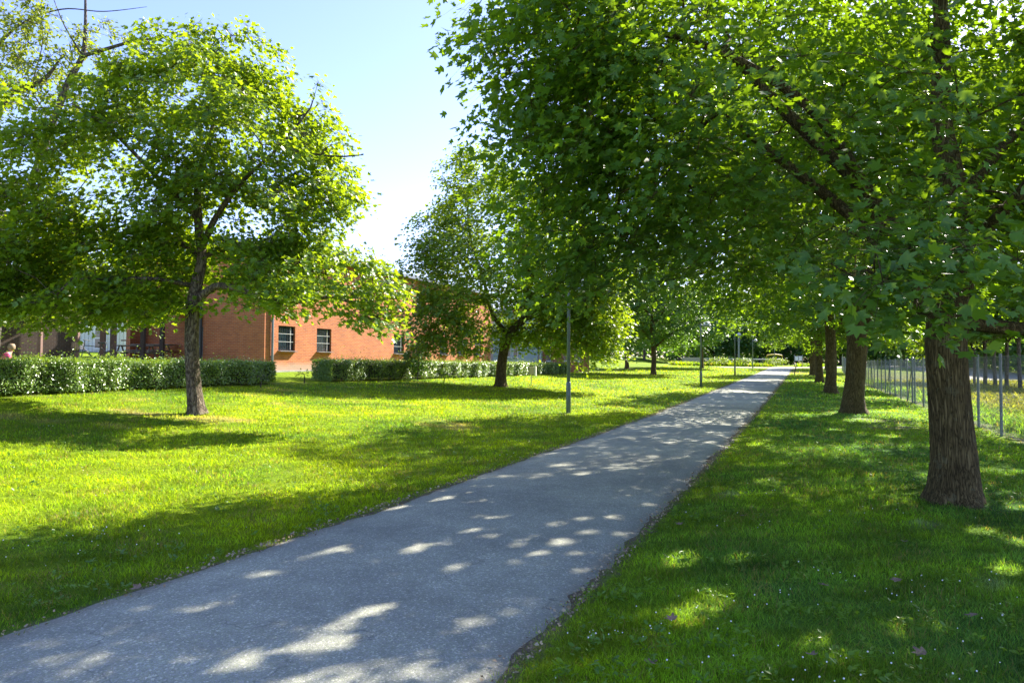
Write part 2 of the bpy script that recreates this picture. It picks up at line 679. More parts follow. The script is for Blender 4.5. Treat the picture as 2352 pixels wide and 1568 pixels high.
def soil_amt(x, y):
    s = np.zeros_like(x)
    for a, b, r in SOIL:
        s = np.maximum(s, 0.62 * np.exp(-((x - a) ** 2 + (y - b) ** 2) / r ** 2))
    sr = s_right(x, y)
    s = np.maximum(s, 0.62 * np.exp(-((sr - 5.75) / 0.5) ** 2) * (y < 60))
    sl = s_left(x, y)
    s = np.maximum(s, 0.55 * np.exp(-((sl - 13.1) / 0.45) ** 2) * (y < 26) * (y > 5))
    s = np.maximum(s, 0.6 * np.exp(-((y - 71) / 7) ** 2) * (sr > 0) * (sr < 1.8))
    return s


def axis(lo, hi, c0, c1, fine, grow=1.12, mx=14):
    a = list(np.arange(c0, c1 + 1e-6, fine))
    st = fine
    v = c1
    while v < hi:
        st = min(st * grow, mx)
        v += st
        a.append(v)
    st = fine
    v = c0
    while v > lo:
        st = min(st * grow, mx)
        v -= st
        a.insert(0, v)
    return np.array(a)


gx = axis(-420, 460, -24, 32, 0.30)
gy = axis(-60, 900, 1.0, 62, 0.30)
GX, GY = np.meshgrid(gx, gy)
vx, vy = GX.ravel(), GY.ravel()
vz = hgt(vx, vy)
sl, sr = s_left(vx, vy), s_right(vx, vy)
inside = np.minimum(-sl, -sr)      # >0 inside the path
edge = np.clip(-inside, 0, 3)
vz = vz + 0.022 * noise2(vx, vy, 1.7, 11) * sstep(0.3, 1.2, edge) * (vy < 80)
vz = vz - 0.02 * sstep(0.25, 0.60, inside) * (vy < 92)
vz = vz - 0.02
nx, ny = len(gx), len(gy)
idx = np.arange(nx * ny).reshape(ny, nx)
fc = np.stack([idx[:-1, :-1], idx[:-1, 1:], idx[1:, 1:], idx[1:, :-1]], -1).reshape(-1, 4)
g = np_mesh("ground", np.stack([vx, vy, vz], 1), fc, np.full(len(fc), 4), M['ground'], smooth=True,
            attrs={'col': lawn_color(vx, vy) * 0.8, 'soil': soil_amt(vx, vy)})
tag(g, kind='structure')

# ------------------------------------------------------------------ path
ts = np.concatenate([np.arange(-12, 40, 0.12), np.arange(40, 90.01, 0.6)])
vs, fs = [], []
nc = 9
for i, t in enumerate(ts):
    # cross-section at "y" = t along the path
    fl = 0.9 * max(0, (t - 84) / 6) ** 2
    jl = (0.05 * noise2(np.array([t]), np.array([0.]), 1.1, 5)[0] + 0.06 * noise2(np.array([t]), np.array([3.]), 5, 6)[0]
          + 0.03 * noise2(np.array([t]), np.array([1.]), 0.35, 8)[0])
    jr = (0.06 * noise2(np.array([t]), np.array([9.]), 1.1, 15)[0] + 0.08 * noise2(np.array([t]), np.array([7.]), 4, 16)[0]
          + 0.035 * noise2(np.array([t]), np.array([1.]), 0.33, 18)[0])
    q0 = 1.47 - 0.04 - jr - fl * 2.2
    q1 = 4.27 + 0.04 + jl + fl * 1.2
    if t < 6: q1 += 0.05 * (6 - t) * .5
    along = (t - 0) / UY
    for k in range(nc):
        q = q0 + (q1 - q0) * k / (nc - 1)
        # point with perpendicular coordinate q and along coordinate
        x = UX * along - UY * q
        y = UY * along + UX * q
        z = H(x, y) + (0.0 if k in (0, nc - 1) else 0.006) + (0.012 * (1 - ((2 * k / (nc - 1)) - 1) ** 2))
        if k in (0, nc - 1): z -= 0.024
        vs.append((x, y, z))
for i in range(len(ts) - 1):
    for k in range(nc - 1):
        a = i * nc + k
        fs.append((a, a + nc, a + nc + 1, a + 1))
pth = MB()
pth.add(vs, fs)
po = pth.build("path", M['asphalt'], smooth=True)
tag(po, kind='structure')


def strip(name, pts, w, mat, dz, kind='structure'):
    mb = MB()
    vs, fs = [], []
    n = len(pts)
    for i, p in enumerate(pts):
        a = Vector(pts[max(i - 1, 0)])
        b = Vector(pts[min(i + 1, n - 1)])
        t = (b - a).normalized()
        nrm = Vector((-t.y, t.x))
        for s in (-1, -.33, .33, 1):
            q = Vector(p) + nrm * s * w / 2
            vs.append((q.x, q.y, H(q.x, q.y) + dz))
    for i in range(n - 1):
        for k in range(3):
            a = i * 4 + k
            fs.append((a, a + 4, a + 5, a + 1))
    mb.add(vs, fs)
    return tag(mb.build(name, mat, smooth=True), kind=kind)


def dense(pts, step=2.0):
    out = []
    for a, b in zip(pts[:-1], pts[1:]):
        a, b = Vector(a), Vector(b)
        n = max(1, int((b - a).length / step))
        for i in range(n): out.append(tuple(a.lerp(b, i / n)))
    out.append(tuple(pts[-1]))
    return out


strip("cross_path", dense([(26.5, 88.3), (33, 89.6), (40, 92), (50, 96.5), (64, 103), (95, 112)], 1.5), 5.0, M['asphalt'], 0.022)
# road beyond the meadow on the right
strip("road", dense([(26, 8), (30.5, 20), (42.5, 50), (54, 80), (66, 112)], 2), 9.5, M['asphalt'], 0.015)
# ------------------------------------------------------------------ leaf shapes
def polar_leaf(pr, c=(0, 0.42)):
    pts = []
    for a, r in pr:
        pts.append((c[0] + r * math.sin(math.radians(a)), c[1] + r * math.cos(math.radians(a))))
    half = pts
    full = half + [(-x, y) for x, y in reversed(half[1:-1])]
    return full, c


def fan_leaf(pr, fold=0.07):
    full, c = polar_leaf(pr)
    v = [(c[0], c[1], -fold)] + [(x, y, fold * 0.9 * abs(x) / .5 - (0.12 * max(0, y - .5))) for x, y in full]
    n = len(full)
    f = [(0, 1 + (k + 1) % n, 1 + k) for k in range(n)]
    return np.array(v, float), np.array(f)


LEAF_MAPLE = fan_leaf([(0, .60), (14, .40), (27, .29), (44, .52), (56, .60), (68, .42), (84, .28), (108, .46), (128, .36), (158, .30), (180, .30)])
LEAF_MID = fan_leaf([(0, .60), (28, .29), (56, .60), (84, .28), (112, .46), (180, .32)])
LEAF_LOW = (np.array([(0, 0, 0), (.48, .55, .05), (0, 1.0, -.1), (-.48, .55, .05)], float), np.array([(0, 1, 2), (0, 2, 3)]))
LEAF_OVAL = (np.array([(0, 0, 0), (.26, .35, .06), (.22, .72, .05), (0, 1.0, -.06), (-.22, .72, .05), (-.26, .35, .06), (0, .5, -.02)], float),
             np.array([(0, 1, 6), (1, 2, 6), (2, 3, 6), (3, 4, 6), (4, 5, 6), (5, 0, 6)]))


def scatter(shape, pos, normal, tipdir, size, rnd):
    sv, sf = shape
    n = len(pos)
    rr_ = np.random.default_rng(n)
    wx = rr_.uniform(.72, 1.08, n)[:, None, None]
    cz = rr_.uniform(-.6, 2.4, n)[:, None, None]
    nz = normal / np.linalg.norm(normal, axis=1, keepdims=True)
    ty = tipdir - (tipdir * nz).sum(1, keepdims=True) * nz
    ty /= np.linalg.norm(ty, axis=1, keepdims=True) + 1e-9
    tx = np.cross(ty, nz)
    V = (pos[:, None, :] + size[:, None, None] * (wx * sv[None, :, 0, None] * tx[:, None, :] + sv[None, :, 1, None] * ty[:, None, :]
                                                  + cz * sv[None, :, 2, None] * nz[:, None, :]))
    V = V.reshape(-1, 3)
    Fc = (sf[None] + (np.arange(n) * len(sv))[:, None, None]).reshape(-1, 3)
    return V, Fc, np.repeat(rnd, len(sv))


# gaps in the near crowns: where the photograph's light patches lie on the ground, traced back along the sun
FLECKS = []
for fx_, fy_, fw_ in ((915, 1163, 60), (1010, 1147, 60), (1090, 1153, 40), (775, 1262, 60), (700, 1285, 56), (600, 1320, 40), (950, 1264, 60), (1012, 1250, 40),
                      (1080, 1222, 44), (1128, 1235, 40), (1040, 1303, 40), (1170, 1290, 44), (1285, 1247, 62), (1210, 1238, 30), (1345, 1222, 40), (1430, 1222, 40), (1322, 1194, 44),
                      (1480, 1160, 36), (1262, 1206, 34), (1335, 1302, 40), (1220, 1380, 70), (890, 1392, 60), (800, 1424, 80), (742, 1474, 84), (530, 1523, 80), (210, 1515, 56),
                      (1100, 1420, 60), (1385, 1275, 44), (1225, 1272, 30), (1165, 1256, 26), (1318, 1268, 34), (1560, 1280, 110), (1680, 1280, 60), (1900, 1262, 44), (1620, 1375, 150),
                      (1560, 1408, 100), (2060, 1243, 70), (2250, 1215, 100), (2340, 1160, 90), (1850, 1455, 70), (1900, 1505, 70), (2050, 1430, 90), (2140, 1420, 60), (2300, 1300, 90),
                      (640, 1240, 50), (1740, 1018, 60), (1760, 1100, 50), (2330, 1240, 80), (1400, 1190, 40), (1270, 1070, 30), (1330, 1090, 40), (1100, 1190, 40), (1150, 1190, 30),
                      (1980, 965, 120), (1920, 985, 60), (2040, 1000, 70), (1850, 965, 40), (470, 1400, 30), (420, 1510, 40), (1700, 1330, 40), (2180, 1500, 50), (1450, 1500, 40)):
    _d = EYE * F / (fy_ - hor(fx_))
    FLECKS.append((X(fx_, _d), _d, fw_ / 2 / F * _d))


def sun_gap(P):
    t = (P[:, 2]) / S.z
    gx_, gy_ = P[:, 0] - S.x * t, P[:, 1] - S.y * t
    hx, hy = math.sin(SUN_AZ), math.cos(SUN_AZ)
    drop = np.zeros(len(P), bool)
    for fx_, fy_, fr_ in FLECKS:
        a = ((gx_ - fx_) * hx + (gy_ - fy_) * hy) * S.z
        b = (gx_ - fx_) * hy - (gy_ - fy_) * hx
        drop |= (a * a + b * b) < (fr_ * .60 + .05) ** 2
    return drop


# ------------------------------------------------------------------ trees
def sample_env(env, n, seed, clump=0.0, shell=0.55):
    r = np.random.default_rng(seed)
    env = np.array([e[:6] for e in env], float)
    vol = env[:, 3] * env[:, 4] * env[:, 5]
    w = vol ** 0.8
    w /= w.sum()
    out = []
    while len(out) < n:
        m = n * 2
        k = r.choice(len(env), m, p=w)
        d = r.normal(size=(m, 3))
        d /= np.linalg.norm(d, axis=1, keepdims=True)
        rr = r.uniform(0, 1, m) ** (1 / 3)
        sh = r.uniform(0, 1, m) < shell
        rr = np.where(sh, 0.72 + 0.28 * r.uniform(0, 1, m), rr)
        p = env[k, :3] + d * rr[:, None] * env[k, 3:6]
        if clump:
            nz = noise3(p, 2.4, seed + 5)
            p = p[nz > -0.9 + clump]
        out += list(p)
    out = np.array(out[:n])
    return out


def grow(skel, pts, step=0.35, seed=0):
    """skel: list of polylines [(x,y,z,r),...] each starting on an earlier one; pts: targets. Returns nodes"""
    r = np.random.default_rng(seed)
    pos, par, man = [], [], []
    for poly in skel:
        poly = np.array(poly, float)
        if not pos:
            prev = -1
        else:
            d = np.linalg.norm(np.array(pos) - poly[0, :3], axis=1)
            prev = int(d.argmin())
            poly = np.vstack([[*pos[prev], poly[0, 3]], poly[1:] if len(poly) > 1 else poly])
        for i in range(len(poly)):
            if i == 0:
                if prev == -1:
                    pos.append(poly[0, :3]); par.append(-1); man.append(poly[0, 3]); prev = 0
                continue
            a, b = poly[i - 1], poly[i]
            n = max(1, int(round(np.linalg.norm(b[:3] - a[:3]) / 0.22)))
            # catmull-like smoothing via neighbours
            p0 = poly[max(i - 2, 0)]
            p3 = poly[min(i + 1, len(poly) - 1)]
            for k in range(1, n + 1):
                t = k / n
                q = 0.5 * ((2 * a) + (-p0 + b) * t + (2 * p0 - 5 * a + 4 * b - p3) * t * t + (-p0 + 3 * a - 3 * b + p3) * t ** 3)
                pos.append(q[:3]); par.append(prev); man.append(q[3]); prev = len(pos) - 1
    nman = len(pos)
    root = pos[0]
    cap = nman + len(pts) * 14
    P = np.zeros((cap, 3))
    P[:nman] = np.array(pos)
    par = par + [0] * (cap - nman)
    cnt = nman
    dep = np.zeros(cap)
    zmin = P[:nman, 2].min() + 1.6
    d0 = np.array([np.linalg.norm(P[:nman] - p, axis=1).min() for p in pts])
    order = np.argsort(d0 + r.uniform(0, .6, len(pts)))
    ends = []
    for oi in order:
        p = pts[oi]
        dv = P[:cnt] - p
        dd = np.sqrt((dv ** 2).sum(1)) + 0.12 * dep[:cnt]
        dd = dd + np.where(P[:cnt, 2] < zmin, 3, 0) + np.clip(P[:cnt, 2] - p[2] - 0.2, 0, None) * 0.5
        j = int(dd.argmin())
        a = P[j].copy()
        L = np.linalg.norm(p - a)
        n = max(1, int(round(L / step)))
        n = min(n, 13)
        bend = r.normal(size=3) * 0.10 * L
        bend[2] += 0.06 * L
        prev = j
        for k in range(1, n + 1):
            t = k / n
            q = a + (p - a) * t + bend * math.sin(math.pi * t) + (r.normal(size=3) * 0.03 if k < n else 0)
            P[cnt] = q
            par[cnt] = prev
            dep[cnt] = dep[prev] + L / n
            prev = cnt
            cnt += 1
        ends.append(prev)
    P = P[:cnt]
    par = np.array(par[:cnt])
    # pipe model radii
    e = 2.35
    acc = np.zeros(cnt)
    haschild = np.zeros(cnt, bool)
    for i in range(cnt - 1, 0, -1):
        if acc[i] == 0: acc[i] = 0.0055 ** e
        acc[par[i]] += acc[i]
    rad = acc ** (1 / e)
    rad[:nman] = np.array(man)
    rad[nman:] = np.minimum(rad[nman:], 0.09)
    # a child never thicker than its parent
    for i in range(nman, cnt):
        rad[i] = min(rad[i], rad[par[i]] * 0.9)
    return P, par, rad, np.array(ends), nman


def tubes(P, par, rad, sides_big=14, rough=0.0, seed=0, minr=0.0):
    n = len(P)
    ch = [[] for _ in range(n)]
    for i in range(1, n): ch[par[i]].append(i)
    V, Fs, Sz = [], [], []
    base = 0
    starts = [(0, None)]
    r = np.random.default_rng(seed)
    while starts:
        s, pr = starts.pop()
        chain = [s] if pr is None else [pr, s]
        cur = s
        while ch[cur]:
            c = sorted(ch[cur], key=lambda k: -rad[k])
            for o in c[1:]: starts.append((o, cur))
            cur = c[0]
            chain.append(cur)
        rr = rad[chain].copy()
        if pr is not None: rr[0] = min(rr[0], rr[1] * 1.25)
        if rr[min(1, len(rr) - 1)] < minr: continue
        pts = P[chain]
        m = len(chain)
        if m < 2: continue
        k = sides_big if rr.max() > 0.12 else (8 if rr.max() > 0.05 else (5 if rr.max() > 0.018 else 3))
        if k == sides_big and sides_big > 20: k = sides_big
        t = np.gradient(pts, axis=0)
        t /= np.linalg.norm(t, axis=1, keepdims=True) + 1e-9
        u = np.array([1., 0, 0]) if abs(t[0, 0]) < 0.8 else np.array([0, 1., 0])
        ang = np.arange(k) * 2 * np.pi / k
        rings = np.zeros((m, k, 3))
        for i in range(m):
            u = u - t[i] * (u @ t[i])
            u /= np.linalg.norm(u) + 1e-9
            w = np.cross(t[i], u)
            rk = rr[i] * np.ones(k)
            if rough and rr[i] > 0.08:
                rk = rk * (1 + rough * (0.5 * np.sin(ang * 3 + pts[i, 2] * 0.9) + 0.4 * np.sin(ang * 5 - pts[i, 2] * 1.7 + 1) + 0.25 * np.sin(ang * 9 + pts[i, 2] * 1.1)))
            rings[i] = pts[i] + (np.cos(ang)[:, None] * u + np.sin(ang)[:, None] * w) * rk[:, None]
        V.append(rings.reshape(-1, 3))
        a = np.arange(m - 1)[:, None] * k + np.arange(k)[None]
        b = np.arange(m - 1)[:, None] * k + (np.arange(k)[None] + 1) % k
        f = np.stack([a, b, b + k, a + k], -1).reshape(-1, 4) + base
        Fs.append(f)
        base += m * k
    V = np.vstack(V)
    Fs = np.vstack(Fs)
    return V, Fs


def make_tree(name, loc, skel, env, n_tips, leaves_per, leaf, size, leafmat, barkmat, label, group=None, seed=0, spread=(.5, .5, .26),
              clump=0.35, flare=0.3, sides=16, minr=0.0, up=0.8, shell=0.55, dead=0, rough=0.05, cat="tree", jitter=0.6, gaps=False):
    root = empty(name, loc, 0, label, cat, group)
    r = np.random.default_rng(seed + 100)
    pts = sample_env(env, n_tips, seed, clump, shell)
    pts = pts[pts[:, 2] > 0.35]
    P, par, rad, ends, nman = grow(skel, pts, seed=seed)
    # root flare
    z0 = P[0, 2]
    k = np.exp(-np.clip(P[:, 2] - z0, 0, None) / 0.22)
    rad = rad * (1 + flare * k * (np.arange(len(P)) < nman))
    # finer rings at the base
    V, Fq = tubes(P, par, rad, sides, rough, seed, minr)
    low = V[:, 2] < z0 + 0.45
    if flare > 0.15:   # buttress roots
        c = P[0, :2]
        d = V[low, :2] - c
        a = np.arctan2(d[:, 1], d[:, 0])
        kk = np.clip(1 - (V[low, 2] - z0) / 0.45, 0, 1) ** 2
        V[low, :2] = c + d * (1 + kk * 0.20 * (0.3 + np.sin(a * 5 + seed) * 0.6 + np.sin(a * 3 + 2 * seed) * .4))[:, None]
    Vt = V
    # leaves: sprays around twig ends
    cen = P[ends]
    prv = P[par[ends]]
    n = len(ends) * leaves_per
    ci = np.repeat(np.arange(len(ends)), leaves_per)
    scl = r.uniform(0.6, 1.35, len(ends))[ci]
    off = np.clip(r.normal(size=(n, 3)), -1.7, 1.7) * 0.55
    off *= np.array(spread) * scl[:, None]
    # each spray is tilted a little, drooping outwards
    axis0 = np.array([np.mean([e[0] for e in env]), np.mean([e[1] for e in env])])
    ow = cen[:, :2] - axis0
    ow /= np.linalg.norm(ow, axis=1, keepdims=True) + 1e-6
    dist_out = (off[:, :2] * ow[ci]).sum(1)
    off[:, 2] -= 0.32 * dist_out + 0.15 * np.linalg.norm(off[:, :2], axis=1)
    pos = cen[ci] + off
    # fine twigs from each branch end out to some of its leaves
    if leaves_per >= 8 and size < .2:
        nt = min(leaves_per, 12)
        sel = (np.arange(len(ends))[:, None] * leaves_per + np.arange(nt)[None]).ravel()
        if gaps: sel = sel[~sun_gap(pos[sel] + np.array(loc))]
        a_, b_ = cen[ci[sel]], pos[sel]
        m_ = (a_ + b_) / 2 + np.array([0, 0, .04])
        tri = np.array([[1, 0, 0], [-.5, .5, .7], [-.5, -.5, -.7]]) * .0035
        TV = np.stack([a_[:, None] + tri, m_[:, None] + tri * .7, b_[:, None] + tri * .35], 1).reshape(-1, 3)
        tf = np.array([(0, 1, 4, 3), (1, 2, 5, 4), (2, 0, 3, 5), (3, 4, 7, 6), (4, 5, 8, 7), (5, 3, 6, 8)])
        TF = (tf[None] + (np.arange(len(sel)) * 9)[:, None, None]).reshape(-1, 4) + len(Vt)
        Vt = np.vstack([Vt, TV])
        Fq = np.vstack([Fq, TF])
    np_mesh("trunk", Vt, Fq, np.full(len(Fq), 4), barkmat, root, smooth=True)
    owv = np.concatenate([ow, np.zeros((len(ow), 1))], 1)[ci]
    nrm = np.array([0, 0, up]) + owv * 0.35 + r.normal(size=(n, 3)) * jitter * 0.75
    tip = off / (np.linalg.norm(off, axis=1, keepdims=True) + 1e-6) + owv * 0.5 + np.array([0, 0, -0.55]) + r.normal(size=(n, 3)) * 0.35
    sz = size * r.uniform(0.5, 1.25, n)
    cl = r.normal(size=len(ends))[ci] * 0.16
    rnd = np.clip(0.42 + cl + r.normal(size=n) * 0.2, 0, 1)
    if gaps:
        kp = ~sun_gap(pos + np.array(loc))
        if gaps == 2:      # the open part of the near crown, through which the leaning limb behind shows
            w_ = pos + np.array(loc)
            ax = w_[:, 0] / w_[:, 1] * F + 1176
            ay = hor(ax) - (w_[:, 2] - EYE) / w_[:, 1] * F
            lx_ = 1800 + (ay - 260) * .42
            op = (np.abs(ax - lx_) < 75) & (ay > 240) & (ay < 640) & (w_[:, 1] < 14)
            kp &= ~(op & (r.uniform(0, 1, n) < .8))
        pos, nrm, tip, sz, rnd = pos[kp], nrm[kp], tip[kp], sz[kp], rnd[kp]
    V, Ft, rn = scatter(leaf, pos, nrm, tip, sz, rnd)
    np_mesh("crown", V, Ft, np.full(len(Ft), 3), leafmat, root, attrs={'rnd': rn})
    return root


def dome_env(rx, rz0, rz1, n, seed, bottom):
    """irregular broad crown made of overlapping clumps; bottom = height of its lowest foliage, up to rz1"""
    r = np.random.default_rng(seed)
    env = [(0, 0, (bottom + rz1) / 2, rx * .75, rx * .75, (rz1 - bottom) / 2 * .92)]
    for i in range(n):
        a = i * 2.4 + r.uniform(0, .8)
        t = (i + 0.5) / n
        z = bottom + (rz1 - bottom) * (0.12 + 0.72 * t)
        q = rx * 0.62 * math.sqrt(max(0.05, 1 - abs(t - 0.35) ** 2 * 1.8))
        s = rx * r.uniform(.30, .42)
        env.append((q * math.cos(a), q * math.sin(a), z, s, s, s * .8))
    return env


# --- R1: the big near trunk on the right
R1 = (5.22, 8.08)
z1 = H(*R1) - 0.05
sk = [[(0, 0, 0, .27), (.0, 0, .5, .24), (-.05, 0, 1.2, .218), (-.09, 0, 1.9, .215), (-.06, 0, 2.2, .22), (.08, .05, 2.75, .19), (.20, .2, 3.6, .15), (.15, .4, 4.7, .12), (.3, .6, 6.0, .09), (.2, .6, 8.2, .045)],
      [(-.10, 0, 2.15, .17), (-.45, .1, 2.7, .14), (-.62, .3, 3.4, .12), (-.75, .8, 4.1, .10), (-1.3, 1.3, 5.0, .08), (-2.2, 1.6, 6.2, .05)],
      [(.02, 0, 2.1, .10), (.5, -.05, 2.10, .085), (1.1, -.2, 2.08, .075), (2.0, -.5, 2.3, .06), (3.2, -.7, 3.0, .035)],
      [(-.5, .1, 2.8, .09), (-.8, .5, 3.4, .075), (-1.6, .9, 4.3, .06), (-2.6, 1.1, 5.2, .045), (-3.8, 1.2, 5.9, .03)],
      [(-.7, .6, 3.8, .08), (-1.6, .2, 4.8, .06), (-3.0, 0.2, 5.6, .045), (-4.4, .6, 6.0, .03)],
      [(.2, .2, 3.6, .08), (1.2, .6, 4.6, .06), (2.6, 1.0, 5.8, .04)],
      [(.05, 0, 2.9, .08), (.1, -1.2, 3.6, .06), (-.3, -2.6, 4.6, .04)]]
env = [(-4.25, 2.4, 2.85, .6, .7, .36), (-4.2, 2.2, 2.95, .6, .7, .36), (-4.6, 1.2, 5.9, 1.3, 1.6, 1.3), (-4.5, 1.3, 5.2, 1.2, 1.4, 1.2), (-5.2, 1.4, 6.3, .8, 1.0, .7), (-1.9, -2.2, 2.38, .8, .7, .38), (-1.5, -2.1, 2.45, .7, .7, .35), (-.3, .8, 6.3, 5.0, 4.6, 3.5), (-4.4, 2.0, 4.0, 1.2, 1.3, 1.2), (-4.15, 2.7, 3.05, .8, .9, .45), (2.6, 1.2, 5.6, 2.4, 2.6, 2.4), (-3.95, 1.3, 4.7, 1.5, 1.9, 1.9), (-2.6, 1.4, 4.1, 2.0, 2.0, 1.4), (-1.6, -1.6, 2.6, 1.0, .8, .45), (-.9, -1.2, 3.0, 1.2, 1.0, .6),
       (2.0, -.4, 3.0, 1.7, 1.8, .8), (-4.2, .8, 6.4, 1.6, 2.0, 1.6), (3.6, 1.6, 4.6, 2.2, 2.2, 2.0), (-3.2, 3.0, 4.0, 1.4, 1.6, .9), (2.3, 5.2, 6.2, 2.6, 2.6, 2.6), (.2, 4.6, 6.4, 2.4, 2.4, 2.2)]
make_tree("maple_tree", (R1[0], R1[1], z1), sk, env, 1350, 60, LEAF_MAPLE, .133, M['maple'], M['bark'],
          "large maple with a thick furrowed trunk, the nearest tree, beside the path at the right", "maples lining the right side of the path",
          seed=3, spread=(.62, .62, .30), clump=.32, flare=.18, sides=40, shell=.5, gaps=2)

# --- R2
R2 = (X(1960, 22.0), 22.0)
z2 = H(*R2) - 0.05
sk = [[(0, 0, 0, .36), (0, 0, .5, .32), (.06, 0, 1.2, .29), (.1, 0, 1.9, .30), (.12, 0, 2.3, .30), (.0, .0, 3.2, .24), (-.35, 0, 4.8, .22), (-1.2, .1, 6.2, .19), (-1.75, .1, 7.2, .15), (-2.0, .2, 8.6, .12), (-2.1, .4, 10.4, .06)],
      [(.2, 0, 2.3, .20), (.6, .2, 3.4, .17), (.9, .4, 5.0, .14), (1.2, .6, 7.0, .10), (1.0, .8, 10.0, .05)],
      [(-1.3, .1, 6.4, .12), (-2.4, -.3, 7.2, .10), (-3.8, -.6, 8.3, .07), (-5.4, -.8, 9.4, .04)],
      [(-.6, 0, 5.2, .10), (-2.2, .3, 5.0, .08), (-4.2, .6, 4.7, .06), (-5.8, .8, 4.4, .035)],
      [(-1.75, .1, 7.2, .10), (-2.8, .1, 7.7, .07), (-4.5, .3, 7.6, .04)],
      [(.9, .4, 5.0, .10), (2.2, .0, 5.6, .08), (4.0, -.3, 6.5, .04)],
      [(0, 0, 3.3, .1), (-.5, -1.6, 4.2, .08), (-1.5, -3.6, 5.2, .04)]]
env = [(-.4, 0, 7.6, 5.6, 5.2, 4.6), (-4.6, 0, 5.0, 2.0, 2.6, 1.9), (-3.6, -.6, 9.4, 2.6, 2.6, 2.2), (2.6, 0, 4.8, 2.6, 2.6, 1.7), (-2.6, -2.6, 4.6, 1.7, 1.7, .9), (-2.4, 2.8, 4.6, 1.9, 1.9, 1.0), (-3.4, -5.4, 6.6, 2.6, 2.6, 2.4), (-5.6, .5, 7.2, 1.8, 2.2, 1.8)]
make_tree("maple_tree", (R2[0], R2[1], z2), sk, env, 1250, 34, LEAF_MID, .175, M['maple'], M['bark'],
          "second maple of the right row, stout trunk splitting low, one limb leaning left", "maples lining the right side of the path",
          seed=8, spread=(.6, .6, .3), clump=.34, flare=.25, sides=28, gaps=True)

# --- L1: the single maple on the lawn in front of the hedge
L1 = (X(455, 16.0), 16.0)
zl = H(*L1) - 0.04
u = 0.0102


def lp(px, py, r, dy=0.0): return ((px - 455) * u, dy, (953 - py) * u, r)


sk = [[lp(455, 953, .19), lp(448, 900, .165), lp(440, 800, .155), lp(442, 700, .15), lp(452, 640, .13), lp(460, 590, .115), lp(445, 500, .095, .1), lp(440, 400, .075, .2), lp(470, 280, .05, .2), lp(475, 150, .025, .1)],
      [lp(445, 690, .10), lp(500, 660, .085, -.2), lp(580, 672, .07, -.5), lp(680, 700, .05, -.7), lp(790, 690, .035, -.9), lp(880, 730, .02, -1)],
      [lp(455, 600, .09), lp(400, 555, .075, .2), lp(330, 570, .055, .3), (-2.6, .4, 4.2, .035), (-3.9, .5, 4.6, .02)],
      [lp(452, 560, .085), lp(500, 500, .07, -.2), lp(570, 420, .05, -.4), lp(650, 350, .035, -.5), lp(720, 260, .02, -.5)],
      [lp(460, 590, .07), lp(520, 560, .055, .5), lp(600, 590, .04, .8), lp(700, 610, .03, 1)],
      [lp(445, 500, .07), lp(380, 420, .05, -.5), lp(300, 330, .035, -.9), lp(230, 280, .02, -1)],
      [lp(450, 660, .06), lp(380, 650, .045, -.8), lp(280, 660, .03, -1.4)],
      [lp(650, 350, .03), lp(760, 360, .025, -.2), lp(830, 350, .012, 0)]]


def le(px, py, rx, ry, rz, dy=0.0): return ((px - 455) * u, dy, (953 - py) * u, rx * u, ry * u, rz * u)


env = [le(720, 610, 150, 150, 60, .5), le(600, 640, 130, 140, 45, -.4), le(760, 690, 130, 120, 50, -.6), le(560, 590, 140, 140, 50, 0), le(180, 690, 180, 180, 70, 0), le(90, 640, 150, 150, 80, -.4), le(330, 640, 120, 140, 70, -.5), le(840, 650, 100, 120, 70, -.8), le(890, 740, 60, 90, 35, -1), le(60, 300, 130, 160, 120), le(60, 640, 120, 160, 110), le(470, 270, 235, 230, 190), le(600, 300, 150, 180, 170), le(690, 400, 140, 150, 130), le(800, 660, 130, 130, 65, -.8), le(600, 620, 200, 200, 70, 0),
       le(220, 430, 230, 230, 190), le(230, 610, 230, 230, 120), le(330, 700, 110, 130, 55), le(550, 500, 260, 240, 90), le(120, 560, 150, 200, 150),
       le(700, 270, 90, 110, 110), le(780, 390, 70, 80, 60), le(560, 120, 90, 110, 60), le(420, 110, 100, 110, 60), le(870, 740, 70, 80, 30, -1), le(650, 680, 130, 150, 40, -.6),
       le(300, 230, 110, 150, 90), le(500, 700, 60, 100, 30, -.8)]
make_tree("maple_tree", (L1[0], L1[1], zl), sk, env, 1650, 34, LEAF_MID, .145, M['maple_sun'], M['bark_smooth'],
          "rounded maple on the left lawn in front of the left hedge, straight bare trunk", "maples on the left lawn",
          seed=12, spread=(.38, .38, .20), clump=.76, flare=.22, sides=24, shell=.6)

# --- L2
L2 = (X(1152, 32.0), 32.0)
zl2 = H(*L2) - 0.04
u2 = .0204


def lp(px, py, r, dy=0.0): return ((px - 1152) * u2, dy, (897 - py) * u2, r)


sk = [[lp(1150, 897, .27), lp(1152, 850, .235), lp(1160, 800, .22), lp(1175, 768, .20), lp(1205, 735, .165), lp(1215, 680, .14), lp(1215, 600, .12), lp(1210, 500, .07), lp(1200, 420, .03)],
      [lp(1165, 775, .11), lp(1140, 745, .095), lp(1125, 715, .085), lp(1110, 650, .08), lp(1080, 560, .05), lp(1070, 470, .025)],
      [lp(1215, 650, .10), lp(1270, 600, .07), lp(1330, 540, .04)],
      [lp(1200, 740, .09), lp(1270, 720, .07), lp(1340, 700, .04)],
      [lp(1120, 700, .08), lp(1050, 690, .05), lp(990, 680, .03)]]


def le(px, py, rx, ry, rz, dy=0.0): return ((px - 1152) * u2, dy, (897 - py) * u2, rx * u2, ry * u2, rz * u2)


